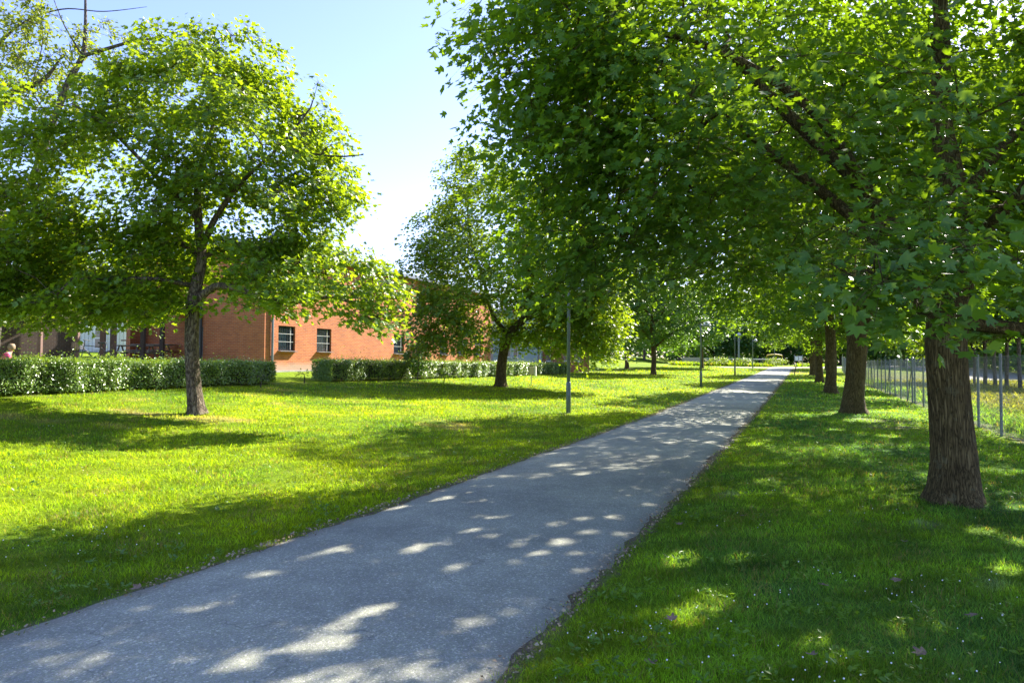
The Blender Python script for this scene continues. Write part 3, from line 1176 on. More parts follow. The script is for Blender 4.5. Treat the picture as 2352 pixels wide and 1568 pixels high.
env = [le(1265, 735, 100, 90, 65, .6), le(1250, 785, 80, 80, 32, .3), le(1300, 700, 90, 90, 60, -.6), le(1160, 560, 190, 170, 170), le(1075, 650, 110, 110, 110, -3), le(1025, 590, 70, 80, 60, -3.5), le(1085, 460, 80, 90, 90, -2), le(1105, 410, 60, 70, 50, -2), le(1050, 790, 80, 70, 35, -3.5), le(1000, 760, 60, 60, 45, -4), le(1100, 790, 70, 70, 35, -.5), le(1290, 600, 140, 150, 160),
       le(1360, 720, 68, 80, 105, -1.0), le(1370, 640, 60, 80, 70, -1.0), le(1370, 740, 60, 80, 95, -1.5), le(1340, 810, 55, 60, 50, -1.5), le(1390, 800, 45, 60, 50, -1.0), le(1290, 800, 60, 60, 35, -1), le(1300, 760, 80, 80, 60), le(1020, 740, 80, 80, 50, -3.5), le(1000, 670, 60, 70, 60, -3.5), le(1090, 740, 80, 80, 40, 1), le(1220, 760, 70, 80, 35, 1)]
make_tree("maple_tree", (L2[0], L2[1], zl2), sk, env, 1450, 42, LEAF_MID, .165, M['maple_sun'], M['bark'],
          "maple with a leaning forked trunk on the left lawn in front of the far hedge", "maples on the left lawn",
          seed=21, spread=(.5, .5, .28), clump=.45, flare=.22, sides=18)

# --- generic park maple, copied along both rows
def generic(seed, hgt_, rx, bottom, tr, leafmat, bark, n_tips, lpn, lsize, leaf=LEAF_LOW, sides=12, spread=(.6, .6, .34), clump=.3):
    h = hgt_
    sk = [[(0, 0, 0, tr), (.0, 0, .5, tr * .9), (.04, 0, 1.3, tr * .85), (.0, .05, bottom, tr * .8), (-.1, .1, h * .4, tr * .6), (.1, 0, h * .6, tr * .4), (0, 0, h * .85, tr * .15)]]
    r = np.random.default_rng(seed)
    for i in range(7):
        a = i * 2.4
        z = max(bottom * 0.95, 1.7) + i * h * 0.06
        L = rx * r.uniform(.6, .8)
        sk.append([(0, 0, z, tr * .45), (math.cos(a) * L * .4, math.sin(a) * L * .4, z + L * .35, tr * .3), (math.cos(a) * L, math.sin(a) * L, z + L * .55, tr * .14)])
    env = dome_env(rx, bottom, h, 11, seed, bottom)
    return sk, env


sk, env = generic(31, 11.5, 5.6, 3.2, .29, None, None, 0, 0, 0)
env += [(-3.6, -1, 4.4, 1.8, 1.8, 1.0), (-3.0, 2.0, 4.0, 1.8, 1.8, 1.0), (2.5, -2, 3.4, 1.8, 1.8, 1.0)]
R3p = (X(1908, 34.0), 34.0)
tr3 = make_tree("maple_tree", (R3p[0], R3p[1], H(*R3p) - .04), sk, env, 950, 30, LEAF_LOW, .21, M['maple'], M['bark'],
                "third maple of the right row, its dark trunk behind the second", "maples lining the right side of the path", seed=31, clump=.3, sides=16, flare=.25)
for (px, d, rz, sc, lab) in ((1882, 47, 1.9, 0.95, "fourth maple of the right row, just left of the third trunk"),
                             (1867, 62, 3.4, 1.0, "fifth maple of the right row, where the sunlit lawn begins"),
                             (1900, 84, 5.0, 1.05, "farthest maple of the right row, near the crossing paths")):
    dup(tr3, (X(px, d), d, H(X(px, d), d) - .04), rz, lab, scale=sc)
sk, env = generic(41, 11.0, 5.4, 2.2, .24, None, None, 0, 0, 0)
L3p = (X(1501, 57.0), 57.0)
tl3 = make_tree("maple_tree", (L3p[0], L3p[1], H(*L3p) - .04), sk, env, 900, 28, LEAF_LOW, .23, M['leaf_cool'], M['bark'],
                "shaded round maple with a straight dark trunk on the far left lawn", "maples on the left lawn", seed=41, clump=.28, sides=14, flare=.2)
for (px, d, rz, sc, lab) in ((1612, 82, 2.0, 1.0, "small distant maple behind the second lamp post"),
                             (1440, 73, 4.0, 1.0, "maple standing beyond the far end of the right hedge")):
    dup(tl3, (X(px, d), d, H(X(px, d), d) - .04), rz, lab, scale=sc)

# --- distant trees
sk, env = generic(51, 13.0, 5.5, 1.6, .25, None, None, 0, 0, 0)
bt = make_tree("deciduous_tree", (X(1560, 118), 118, H(40, 118)), sk, env, 620, 22, LEAF_LOW, .42, M['leaf_cool'], M['bark_grey'],
               "tall dark tree in the wood behind the far fence, left of the grey utility pole", "wood behind the far fence", seed=51, spread=(.9, .9, .5), clump=.25, sides=8, flare=.1, minr=.02)
far_spots = [(1480, 112, 1.0, 1.0, "dark tree at the left end of the distant wood"),
             (1640, 132, 2.0, 1.05, "tall tree of the distant wood directly above the stone steps"),
             (1690, 126, 3.0, .9, "tree of the distant wood directly behind the grey utility pole"),
             (1745, 135, 4.0, 1.0, "bushy tree of the distant wood behind the farthest lamp post"),
             (1800, 128, 5.0, .95, "pale green tree of the distant wood behind the yellow play frame"),
             (1860, 140, 0.4, 1.1, "tree of the distant wood behind the notice board"),
             (1930, 130, 1.4, 1.0, "tree of the distant wood right of the notice board"),
             (1400, 96, 2.4, .9, "tree behind the far end of the brick houses"),
             (2010, 120, 3.4, 1.0, "distant tree seen between the two nearest right trunks"),
             (2075, 105, 4.4, .9, "tree across the meadow above the gate posts of the wire fence"),
             (2150, 98, 5.4, 1.0, "tree across the meadow hidden behind the thick near trunk"),
             (2240, 92, .9, .95, "tree across the road just right of the thick near trunk"),
             (2310, 84, 1.9, .9, "dark tree across the road behind the tall fence posts"),
             (2390, 78, 2.9, .9, "tree across the road at the right edge of the view"),
             (1330, 104, 3.9, .9, "tall tree rising behind the brick houses"),
             ]
for (px, d, rz, sc, lab) in far_spots:
    dup(bt, (X(px, d), d, H(X(px, d), d) - .05), rz, lab, scale=sc)
def thicket(n, seed, pts, w, h, label):
    r = np.random.default_rng(seed)
    pts = np.array(pts, float)
    k = r.uniform(0, len(pts) - 1.001, n)
    i = k.astype(int)
    f = (k - i)[:, None]
    p = pts[i] * (1 - f) + pts[i + 1] * f
    x = p[:, 0] + r.normal(size=n) * w
    y = p[:, 1] + r.normal(size=n) * w
    top = h * (0.75 + 0.35 * noise2(x, y, 9, seed))
    z = hgt(x, y) + r.uniform(0, 1, n) ** .8 * top
    V, Ft, rn = scatter(LEAF_LOW, np.stack([x, y, z], 1), np.array([0, -.3, .8]) + r.normal(size=(n, 3)) * .6, r.normal(size=(n, 3)) + np.array([0, 0, -.4]),
                        .55 * r.uniform(.6, 1.2, n), np.clip(.45 + r.normal(size=n) * .25, 0, 1))
    o = np_mesh("thicket", V, Ft, np.full(len(Ft), 3), M['leaf_cool'], attrs={'rnd': rn})
    return tag(o, label, "thicket", kind='stuff')


thicket(42000, 5, [(X(1330, 122), 122), (X(1480, 132), 132), (X(1700, 142), 142), (X(1850, 146), 146), (X(2000, 132), 132), (X(2100, 116), 116), (X(2240, 100), 100), (X(2450, 84), 84)], 2.6, 5.5,
        "dense dark undergrowth closing the view below the distant trees")
# trees beyond the wire fence on the right, giving the bright backlit foliage
sk, env = generic(61, 10.5, 4.8, 2.4, .2, None, None, 0, 0, 0)
fx = make_tree("broadleaf_tree", (16.2, 15.0, H(16.2, 15)), sk, env, 800, 26, LEAF_LOW, .19, M['maple_sun'], M['bark_grey'],
               "sunlit broadleaf tree beyond the wire fence, at the right edge behind the near trunk", "trees beyond the wire fence", seed=61, clump=.3, sides=10, flare=.15, gaps=True)
for (x, y, rz, sc, lab) in ((21.5, 42.0, 2.0, .95, "sunlit broadleaf tree beyond the wire fence, just right of the second trunk"),
                            (33, 52.0, 1.0, .9, "sunlit broadleaf tree in the meadow close to the far wire fence")):
    dup(fx, (x, y, H(x, y) - .05), rz, lab, scale=sc)
# slim young trees by the road
sk, env = generic(71, 7.0, 2.3, 2.7, .11, None, None, 0, 0, 0)
yt = make_tree("young_tree", (X(2237, 50), 50, H(X(2237, 50), 50)), sk, env, 330, 20, LEAF_LOW, .22, M['leaf_cool'], M['bark_grey'],
               "slim young street tree nearest the thick trunk, standing before the road", "young trees along the road", seed=71, clump=.2, sides=8, flare=.1)
for (px, d, lab) in ((2262, 48, "second slim young tree before the road, just left of the grey fence post"),
                     (2285, 46, "third slim young tree before the road, between the two right fence posts"),
                     (2311, 44, "fourth slim young tree before the road, behind the tall right fence post"),
                     (2342, 42, "slim young tree before the road at the right edge")):
    dup(yt, (X(px, d), d, H(X(px, d), d)), px * .1, lab, scale=1.2 + .05 * math.sin(px))

# --- sparse tree at the left edge, behind the lawn maple
SP = (X(-30, 20.0), 20.0)
zs = H(*SP) - .05
b0 = SP[0]


def wp(px, py, r, dy=0.0): return (X(px, 20) - b0, dy, Z(px, py, 20) - zs, r)


sk = [[wp(-30, 860, .26), wp(-20, 760, .22), wp(-8, 600, .19), wp(-5, 520, .18), wp(-30, 380, .14), wp(-60, 250, .1), wp(-60, 120, .05)],
      [wp(-5, 540, .13), wp(60, 420, .11), wp(110, 270, .10), wp(141, 182, .09), wp(173, 120, .075), wp(178, 60, .05), wp(176, -30, .03)],
      [wp(173, 120, .06), wp(240, 100, .05), wp(300, 83, .04), wp(350, 82, .028), wp(385, 100, .012)],
      [wp(-40, 330, .10), wp(0, 215, .085), wp(60, 190, .07), wp(95, 165, .055), wp(125, 120, .02)],
      [wp(-60, 150, .05), wp(20, 50, .03), wp(120, 10, .02), wp(220, 15, .015), wp(320, 4, .006)],
      [wp(173, 120, .03), wp(130, 50, .02), wp(100, -20, .01)],
      [wp(110, 270, .03), wp(60, 200, .02), wp(80, 80, .012), wp(60, -20, .006)],
      [wp(-5, 560, .05), wp(60, 560, .035), wp(140, 600, .02), wp(190, 680, .01)],
      [wp(-10, 600, .04), wp(40, 640, .03), wp(80, 700, .015)]]


def we(px, py, rx, ry, rz, dy=0.0):
    k = 20 / F
    return (X(px, 20) - b0, dy, Z(px, py, 20) - zs, rx * k, ry * k, rz * k)


env = [we(60, 110, 120, 90, 110), we(150, 200, 120, 90, 90), we(20, 60, 80, 80, 90), we(230, 90, 90, 60, 50), we(30, 690, 110, 90, 60, -.6), we(200, 680, 130, 80, 75, -.4), we(320, 720, 50, 50, 50), we(0, 200, 90, 90, 80),
       we(180, 640, 150, 80, 70), we(10, 715, 90, 60, 40, -1), we(110, 725, 90, 60, 38, -1), we(200, 735, 90, 60, 35, -1), we(60, 740, 90, 60, 28, -1.4), we(0, 690, 60, 60, 50, -1), we(250, 720, 80, 60, 35, -1)]
make_tree("ash_tree", (SP[0], SP[1], zs), sk, env, 700, 14, LEAF_OVAL, .13, M['leaf_yel'], M['bark_grey'],
          "thinly leaved tree at the left edge with bare twisting branches and hanging yellow-green twigs", None, seed=77, spread=(.16, .16, .14), clump=.1, flare=.15, sides=12, shell=.3)

# ------------------------------------------------------------------ hedges
def hedge(name, a, b, depth, ztop_a, ztop_b, label, n_side, n_top, seed, lsz=.055, sprout=0):
    r = np.random.default_rng(seed)
    a = np.array(a, float)
    b = np.array(b, float)
    L = np.linalg.norm(b - a)
    t = (b - a) / L
    nrm = np.array([t[1], -t[0]])     # towards the path
    ga = H(*a)
    root = empty(name, (a[0], a[1], ga), 0, label, "hedge", "clipped hedges before the brick building")
    org = np.array([a[0], a[1], ga])

    def place(s, off, hh):
        """s along, off perpendicular from front face inward, hh fraction of height"""
        wob = 0.06 * np.sin(s * 2.1 + seed) + 0.05 * np.sin(s * 5.3)
        p = a + t * s[:, None] - nrm * (off + wob * (off < .5))[:, None]
        zb = hgt(p[:, 0], p[:, 1])
        zt = ztop_a + (ztop_b - ztop_a) * s / L + 0.025 * np.sin(s * 3.1) + .02 * np.sin(s * 7.7)
        z = zb + (zt - zb) * hh
        return np.stack([p[:, 0], p[:, 1], z], 1)

    P_, N_ = [], []
    # front and back faces: thinner near the bottom
    for side, cnt in ((0, n_side), (1, n_side // 3)):
        s = r.uniform(0, L, cnt)
        hh = r.uniform(0.02, 1, cnt) ** 0.75
        keep = (noise2(s, hh * 1.2, 0.9, seed) + r.uniform(-.4, .6, cnt) > -.35 - .5 * hh)
        s, hh = s[keep], hh[keep]
        dpt = np.abs(r.normal(size=len(s))) * .10 + 0.10 * (1 - hh) * r.uniform(0, 1, len(s)) + .06 * noise2(s, hh, .7, seed + 3)
        off = dpt if side == 0 else depth - dpt
        P_.append(place(s, off, hh))
        nn = np.zeros((len(s), 3))
        nn[:, :2] = nrm * (1 if side == 0 else -1)
        nn[:, 2] = 0.55
        N_.append(nn + r.normal(size=(len(s), 3)) * .55)
    s = r.uniform(0, L, n_top)
    off = r.uniform(0, depth, n_top)
    hh = 1 + r.normal(size=n_top) * .045 - .02 + np.abs(r.normal(size=n_top)) ** 3 * .02
    P_.append(place(s, off, hh))
    N_.append(np.array([0, 0, 1.0]) + r.normal(size=(n_top, 3)) * .55)
    for e in (0, 1):
        c = n_side // 12
        s = np.full(c, 0.0 if e == 0 else L) + (1 if e == 0 else -1) * np.abs(r.normal(size=c)) * .08
        off = r.uniform(0, depth, c)
        hh = r.uniform(.02, 1, c)
        P_.append(place(s, off, hh))
        nn = np.zeros((c, 3))
        nn[:, :2] = t * (-1 if e == 0 else 1)
        N_.append(nn + np.array([0, 0, .4]) + r.normal(size=(c, 3)) * .5)
    pos = np.vstack(P_) - org
    nr = np.vstack(N_)
    tip = np.cross(nr, r.normal(size=nr.shape)) + np.array([0, 0, .4])
    V, Ft, rn = scatter(LEAF_OVAL, pos, nr, tip, lsz * r.uniform(.6, 1.3, len(pos)), np.clip(r.normal(size=len(pos)) * .25 + .45, 0, 1))
    np_mesh("foliage", V, Ft, np.full(len(Ft), 3), M['hedge'], root, attrs={'rnd': rn})
    # woody inside: stems and a dense dark twig core
    mb = MB()
    k = 0
    s = 0.2
    while s < L:
        o = r.uniform(.25, depth - .25)
        p0 = place(np.array([s]), np.array([o]), np.array([0.0]))[0] - org
        for q in range(4):
            p1 = place(np.array([s + r.uniform(-.3, .3)]), np.array([np.clip(o + r.uniform(-.3, .3), .1, depth - .1)]), np.array([r.uniform(.6, .9)]))[0] - org
            mid = (p0 + p1) / 2 + r.normal(size=3) * .04
            mb.tube([p0 - np.array([0, 0, .03]), mid, p1], [.014, .010, .004], 4, False)
        s += 0.22
    mb.build("stems", M['bark_grey'], root)
    n = 14
    vs, fs = [], []
    ss = np.linspace(0.15, L - .15, 60)
    for s in ss:
        for o, hh in ((.24, .10), (.16, .45), (.14, .80), (.25, .92), (depth - .25, .92), (depth - .16, .6), (depth - .22, .10)):
            vs.append(tuple(place(np.array([s]), np.array([o + .03 * math.sin(s * 9 + hh * 5)]), np.array([hh]))[0] - org))
    for i in range(len(ss) - 1):
        for k in range(7):
            a_ = i * 7 + k
            b_ = i * 7 + (k + 1) % 7
            fs.append((a_, b_, b_ + 7, a_ + 7))
    fs.append(tuple(range(7)))
    fs.append(tuple((len(ss) - 1) * 7 + k for k in range(6, -1, -1)))
    c = MB()
    c.add(vs, fs)
    c.build("twig_core", M['hedge_core'], root)
    return root


M['hedge_core'] = simple("hedge_twigs", (0.035, 0.035, 0.018), 0.95, var=.6, nscale=25, bump=.8)


def on_s(s, px=None, y=None):
    """point at distance s left of the path edge, in image column px"""
    if px is not None:
        k = (px - 1176) / F
        y = (s + 4.27) / (UX - UY * k)
        return (k * y, y)
    return ((UX * y - 4.27 - s) / UY, y)


ha = on_s(12.9, y=9.0)
hb = on_s(12.9, px=636)
hedge("hedge", ha, hb, 1.0, Z(0, 822, 14.5), Z(636, 833, hb[1]), "long clipped leafy hedge on the left, running behind the lawn maple up to the gap", 34000, 20000, 4)
hc = on_s(12.9, px=762)
hd = (X(1310, 53), 53)
hedge("hedge", hc, hd, 1.0, Z(715, 828, hc[1]), Z(1310, 836, 53), "clipped hedge right of the gap, running behind the forked maple", 34000, 18000, 9, .065)

# ------------------------------------------------------------------ brick building
RZ = math.atan2(UY, UX)     # local +x runs along the long facade, +y into the building
BC = (X(607, 30.0), 30.0)
ZB = 1.22


def wall_boxes(mb, x0, x1, z0, z1, y0, y1, openings):
    xs = sorted({x0, x1, *[o[0] for o in openings], *[o[1] for o in openings]})
    zs_ = sorted({z0, z1, *[o[2] for o in openings], *[o[3] for o in openings]})
    for i in range(len(xs) - 1):
        run = None
        for k in range(len(zs_) - 1):
            cx, cz = (xs[i] + xs[i + 1]) / 2, (zs_[k] + zs_[k + 1]) / 2
            op = any(o[0] < cx < o[1] and o[2] < cz < o[3] for o in openings)
            if not op:
                if run is None: run = zs_[k]
                end = zs_[k + 1]
            if (op or k == len(zs_) - 2) and run is not None:
                e = zs_[k] if op else zs_[k + 1]
                mb.box(((xs[i] + xs[i + 1]) / 2, (y0 + y1) / 2, (run + e) / 2), (xs[i + 1] - xs[i], y1 - y0, e - run))
                run = None


def window(parent, x0, x1, z0, z1, yf, bars=True, white=False):
    """recessed window: frame part, with pane, bars, sill as sub-parts"""
    fm = M['white'] if white else M['black']
    w, h = x1 - x0, z1 - z0
    cx, cz = (x0 + x1) / 2, (z0 + z1) / 2
    y = yf + .13
    f = MB()
    for s in (-1, 1):
        f.box((cx + s * (w / 2 - .03), y, cz), (.06, .06, h))
        f.box((cx, y + .002, cz + s * (h / 2 - .03)), (w - .12, .056, .06))
    fo = f.build("window", fm, parent)
    p = MB()
    p.box((cx, y + .02, cz), (w - .1, .012, h - .1))
    p.build("pane", M['glass'], fo)
    s = MB()
    s.box((cx, yf - .02, z0 - .02), (w + .06, .30, .03), 0, math.radians(4))
    s.build("sill", M['white'] if white else M['galv'], fo)
    if bars:
        b = MB()
        n = 9
        for i in range(n):
            b.box((x0 + w * (i + .8) / (n + .6), y - .07, cz), (.014, .014, h - .02))
        b.build("bars", M['black'], fo)
        b = MB()
        for zz in (.36, .68):
            b.box((cx - .03, y - .085, z0 + h * zz), (w - .06, .012, .014))
        b.box((x0 + w * .80, y - .04, cz), (.03, .02, h - .1))
        b.build("mullion", M['white'], fo)
    return fo


bl = empty("brick_building", (BC[0], BC[1], ZB), RZ, "long two-storey red brick building behind the hedges, with barred dark windows", "building")
FL = 23.5
GW, GH = 1.11, 1.13
xsw = [.86, 3.5, 10.27, 12.72, 15.65, 18.2, 20.8]
sz0 = .86
ops = [(x, x + GW, sz0, sz0 + GH) for x in xsw]
ops += [(x, x + GW, 3.55, 4.65) for x in (2.0, 7.2, 12.72, 18.2)]
w = MB()
wall_boxes(w, 0, FL, -.6, 5.35, 0, .3, ops)
w.box((.0 - .001 + .15, 3.65 / 2 + .15, 2.375), (.3, 3.65 - .3, 5.95))
w.box((1.1, 3.5 + 2.6, 2.376), (.3, 4.9, 5.94))
w.box((FL - .15, 4.45, 2.375), (.3, 8.3, 5.95))
w.box((FL / 2, 8.6, 2.375), (FL - .002, .28, 5.94))
w.build("wall", M['brick'], bl)
for o in ops: window(bl, *o, 0.0)
k = MB()
k.box((FL / 2, -.015, -.42), (FL + .02, .03, .84 - .06))
k.box((-.015, 1.8, -.42), (.03, 3.6, .78))
k.build("plinth", M['concrete'], bl)
k = MB()
x0, x1, y0, y1, e = -.35, FL + .35, -.35, 9.0, 5.35
ym = (y0 + y1) / 2
k.add([(x0, y0, e), (x1, y0, e), (x1, y1, e), (x0, y1, e), (x0, ym, e + .75), (x1, ym, e + .75),
       (x0, y0, e + .18), (x1, y0, e + .18), (x1, y1, e + .18), (x0, y1, e + .18), (x0, ym, e + .95), (x1, ym, e + .95)],
      [(0, 1, 2, 3), (6, 7, 11, 10), (10, 11, 8, 9), (0, 6, 7, 1)[::-1], (1, 7, 11, 8, 2)[::-1], (3, 9, 10, 6, 0)[::-1], (2, 8, 9, 3)[::-1]])
rf = k.build("roof", M['roof_metal'], bl)
k = MB()
k.box((4.0, 2.6, e + .95), (1.2, 1.0, .9)).box((4.0, 2.6, e + 1.44), (1.4, 1.2, .08))
k.build("roof_vent", M['roof_metal'], rf)
k = MB()
k.tube([(.42, -.07, -.3), (.42, -.07, 5.3)], .055, 10)
for z in (.6, 2.2, 3.8, 5.0): k.box((.42, -.03, z), (.14, .06, .03))
k.build("downpipe", M['galv'], bl)
k = MB()
k.tube([(-.06, 3.72, -.3), (-.06, 3.72, 5.3)], .06, 10)
k.box((.02, 3.85, 2.4), (.06, .16, 5.6))
k.build("dark_downpipe", M['black'], bl)
k = MB()
k.box((.9, 4.35, .95), (.06, .9, 2.1))
k.build("side_door", M['black'], bl)

# grey-blue entrance block and white-window brick houses further along
eb = (X(1132, 53), 53.0)
en = empty("siding_house", (eb[0], eb[1], 1.0), math.radians(24), "blue-grey panelled house with white-framed windows behind the forked maple", "house")
k = MB()
wall_boxes(k, 0, 3.9, -.8, 4.4, 0, .25, [(1.1, 1.55, 1.0, 2.0), (1.75, 2.2, 1.0, 2.0), (1.2, 2.3, 2.9, 3.9)])
k.box((.125, 3.1, 1.8), (.25, 5.7, 5.2)).box((3.775, 3.1, 1.8), (.25, 5.7, 5.2))
k.build("wall", M['bluegrey'], en)
for o in ((1.1, 1.55, 1.0, 2.0), (1.75, 2.2, 1.0, 2.0), (1.2, 2.3, 2.9, 3.9)): window(en, *o, 0, False, True)
k = MB()
k.box((1.95, 2.9, 4.48), (4.5, 6.6, .15))
k.build("roof", M['roof_metal'], en)
k = MB()
k.box((1.95, -.03, .62), (3.9, .06, .05))
k.build("dark_trim", M['black'], en)
k = MB()
k.tube([(4.05, -.12, -.8), (4.05, -.12, 4.3)], .09, 10)
k.build("downpipe", M['bluegrey'], en)
hb_ = (X(1222, 56), 56.0)
hs = empty("brick_house", (hb_[0], hb_[1], .95), math.radians(24), "low orange-brick house with white window frames beyond the hedge, right of the blue-grey house", "house")
k = MB()
ow = [(.5, 1.0, .75, 2.1), (1.3, 1.8, .75, 2.1), (2.9, 3.5, .75, 2.1), (3.9, 4.6, .75, 2.1)]
wall_boxes(k, 0, 5.4, -.8, 5.2, 0, .25, ow)
k.box((.125, 3.2, 2.2), (.25, 5.9, 5.98)).box((5.275, 3.2, 2.2), (.25, 5.9, 5.98))
k.build("wall", M['brick_far'], hs)
for o in ow: window(hs, *o, 0, False, True)
k = MB()
k.box((2.7, 3, 5.3), (6.2, 7, .2))
k.build("roof", M['roof_metal'], hs)

# ------------------------------------------------------------------ shelter and courtyard behind the left hedge
d0 = 22.0
sx = X(0, d0)
sh = empty("open_shelter", (sx, d0, H(sx, d0)), 0, "flat-roofed shelter at the far left, dark brick wall, brown posts and beige fascia", "shelter")
gb = H(sx, d0)


def loc_(px, py, d, dd=0): return (X(px, d) - sx, d - d0, Z(px, py, d) - gb)


# roof: fascia runs from left edge to column 385
zt0 = Z(0, 630, 22) - gb
zt1 = Z(0, 662, 22) - gb
zt2 = Z(0, 690, 22) - gb
a = Vector((X(-120, 20.5) - sx, 20.5 - d0))
b = Vector((X(262, 29) - sx, 29 - d0))
dr = (b - a).normalized()
nl = Vector((-dr.y, dr.x))
ang = math.atan2(dr.y, dr.x)
mid = (a + b) / 2
Lr = (b - a).length
k = MB()
zr = zt1
k.box((mid.x, mid.y, zr + .22), (Lr, .05, .40), ang)
k.build("fascia", M['fascia'], sh)
k = MB()
k.box((mid.x + nl.x * -.0, mid.y, zr - .10), (Lr - .02, .09, .22), ang)
k.build("lower_fascia", M['fascia_green'], sh)
k = MB()
c = mid + nl * 2.6
k.box((c.x, c.y, zr + .10), (Lr - .1, 5.1, .12), ang)
k.build("roof", M['dark_wood'], sh)
k = MB()
p0 = Vector((X(-120, 22) - sx, 0)) + nl * 1.6
p1 = Vector((X(180, 26.5) - sx, 26.5 - d0))
cc = (p0 + p1) / 2
k.box((cc.x, cc.y, zr / 2 - .3), ((p1 - p0).length, .22, zr + .55), math.atan2(p1.y - p0.y, p1.x - p0.x))
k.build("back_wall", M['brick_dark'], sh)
for px, d, rr in ((-40, 21.6, .07), (92, 24.0, .07), (177, 26.0, .08), (236, 27.0, .10), (260, 27.5, .11), (328, 29.0, .10), (372, 30.0, .10)):
    k = MB()
    x = X(px, d) - sx
    k.box((x, d - d0, zr / 2 - .4), (rr * 1.6, rr * 1.6, zr + .75), ang)
    k.build("post", M['red_wood'] if px < 300 else M['dark_wood'], sh)

# canopy roof over the right posts
k = MB()
a2 = Vector((X(262, 29) - sx, 29 - d0))
b2 = Vector((X(415, 31.5) - sx, 31.5 - d0))
m2 = (a2 + b2) / 2
k.box((m2.x, m2.y + 1.2, zr + .03), ((b2 - a2).length + .4, 2.6, .16), math.atan2((b2 - a2).y, (b2 - a2).x))
k.build("canopy", M['dark_wood'], sh)

# white shed with red roof
wd = 39.0
ws = empty("white_shed", (X(176, wd), wd, 1.75), math.radians(6), "white board-and-batten gabled shed with red roof seen through the shelter posts", "shed")
ww = X(300, wd) - X(176, wd)
hs_ = Z(176, 728, wd) - 1.75
k = MB()
pk = Z(235, 700, wd) - 1.75
k.add([(0, 0, -.6), (ww, 0, -.6), (ww, 0, hs_), (ww / 2, 0, pk), (0, 0, hs_), (0, 3, -.6), (ww, 3, -.6), (ww, 3, hs_), (ww / 2, 3, pk), (0, 3, hs_)],
      [(0, 1, 2, 3, 4), (9, 8, 7, 6, 5), (0, 4, 9, 5), (1, 6, 7, 2)])
x = .18
while x < ww - .05:
    zt = hs_ + (pk - hs_) * (1 - abs(x - ww / 2) / (ww / 2)) - .03
    k.box((x, -.014, zt / 2 - .3), (.05, .028, zt + .55))
    x += .21
k.build("wall", M['white_board'], ws)
k = MB()
for s in (-1, 1):
    L = math.hypot(ww / 2 + .3, (pk - hs_) * 1.15)
    an = math.atan2(pk - hs_, ww / 2)
    cx = ww / 2 + s * (ww / 4 + .08)
    v = []
    for (xx, zz) in ((ww / 2, pk + .02), (ww / 2 + s * (ww / 2 + .3), hs_ - .3 * (pk - hs_) / (ww / 2) + .02)):
        for yy in (-.35, 3.2):
            v += [(xx, yy, zz), (xx, yy, zz + .1)]
    k.add(v, [(0, 4, 5, 1), (2, 3, 7, 6), (1, 5, 7, 3), (0, 2, 6, 4), (4, 6, 7, 5), (0, 1, 3, 2)])
k.build("roof", M['roof_red'], ws)
k = MB()
for s in (-1, 1):
    v = []
    for (xx, zz) in ((ww / 2, pk - .02), (ww / 2 + s * (ww / 2 + .28), hs_ - .3 * (pk - hs_) / (ww / 2) - .04)):
        for yy in (-.37, -.34):
            v += [(xx, yy, zz - .1), (xx, yy, zz + .1)]
    k.add(v, [(0, 4, 5, 1), (2, 3, 7, 6), (1, 5, 7, 3), (0, 2, 6, 4), (4, 6, 7, 5), (0, 1, 3, 2)])
k.build("barge_board", M['white'], ws)
for px0, px1, py0, py1 in ((216, 232, 752, 800), (284, 296, 752, 800)):
    xa, xb = X(px0, wd) - X(176, wd), X(px1, wd) - X(176, wd)
    za, zb_ = Z(px0, py1, wd) - 1.75, Z(px0, py0, wd) - 1.75
    f = MB()
    f.box(((xa + xb) / 2, -.035, (za + zb_) / 2), (xb - xa + .16, .04, zb_ - za + .16))
    fo = f.build("window", M['white'], ws)
    for q in (0, 1):
        g_ = MB()
        hh = (zb_ - za) / 2
        g_.box(((xa + xb) / 2, -.06, za + hh * (q + .5)), (xb - xa - .04, .016, hh - .08))
        g_.build("pane", M['glass'], fo)

bh = empty("brick_block", (X(150, 56), 56, 1.9), math.radians(4), "brick block with tall glazed windows behind the white shed", "building")
k = MB()
wb = X(420, 56) - X(150, 56)
wall_boxes(k, 0, wb, -.6, 5.4, 0, .3, [(.8, 2.4, 3.4, 4.7), (3.6, 4.8, 3.4, 4.7), (wb - 3.2, wb - 2.2, .6, 3.0)])
k.box((wb / 2, 5, 2.4), (wb, .3, 6)).box((.15, 2.6, 2.4), (.3, 4.5, 5.99)).box((wb - .15, 2.6, 2.4), (.3, 4.5, 5.99))
k.build("wall", M['brick_far'], bh)
for o in ((.8, 2.4, 3.4, 4.7), (3.6, 4.8, 3.4, 4.7), (wb - 3.2, wb - 2.2, .6, 3.0)): window(bh, *o, 0, False, True)
k = MB()
k.box((wb / 2, 2.6, 5.5), (wb + .6, 6.2, .2))
k.build("roof", M['roof_metal'], bh)

# wooden railing and picnic tables in the yard
rl = empty("timber_railing", (X(292, 37), 37, H(X(292, 37), 37)), 0, "low weathered timber railing in the yard behind the shelter posts", "railing")
for i in range(8):
    k = MB()
    k.box((i * .85, .0, .35), (.09, .09, .95))
    k.build("post", M['grey_wood'], rl)
for z in (.78, .48):
    k = MB()
    k.box((3.0, -.055, z), (6.6, .03, .09))
    k.build("rail", M['grey_wood'], rl)


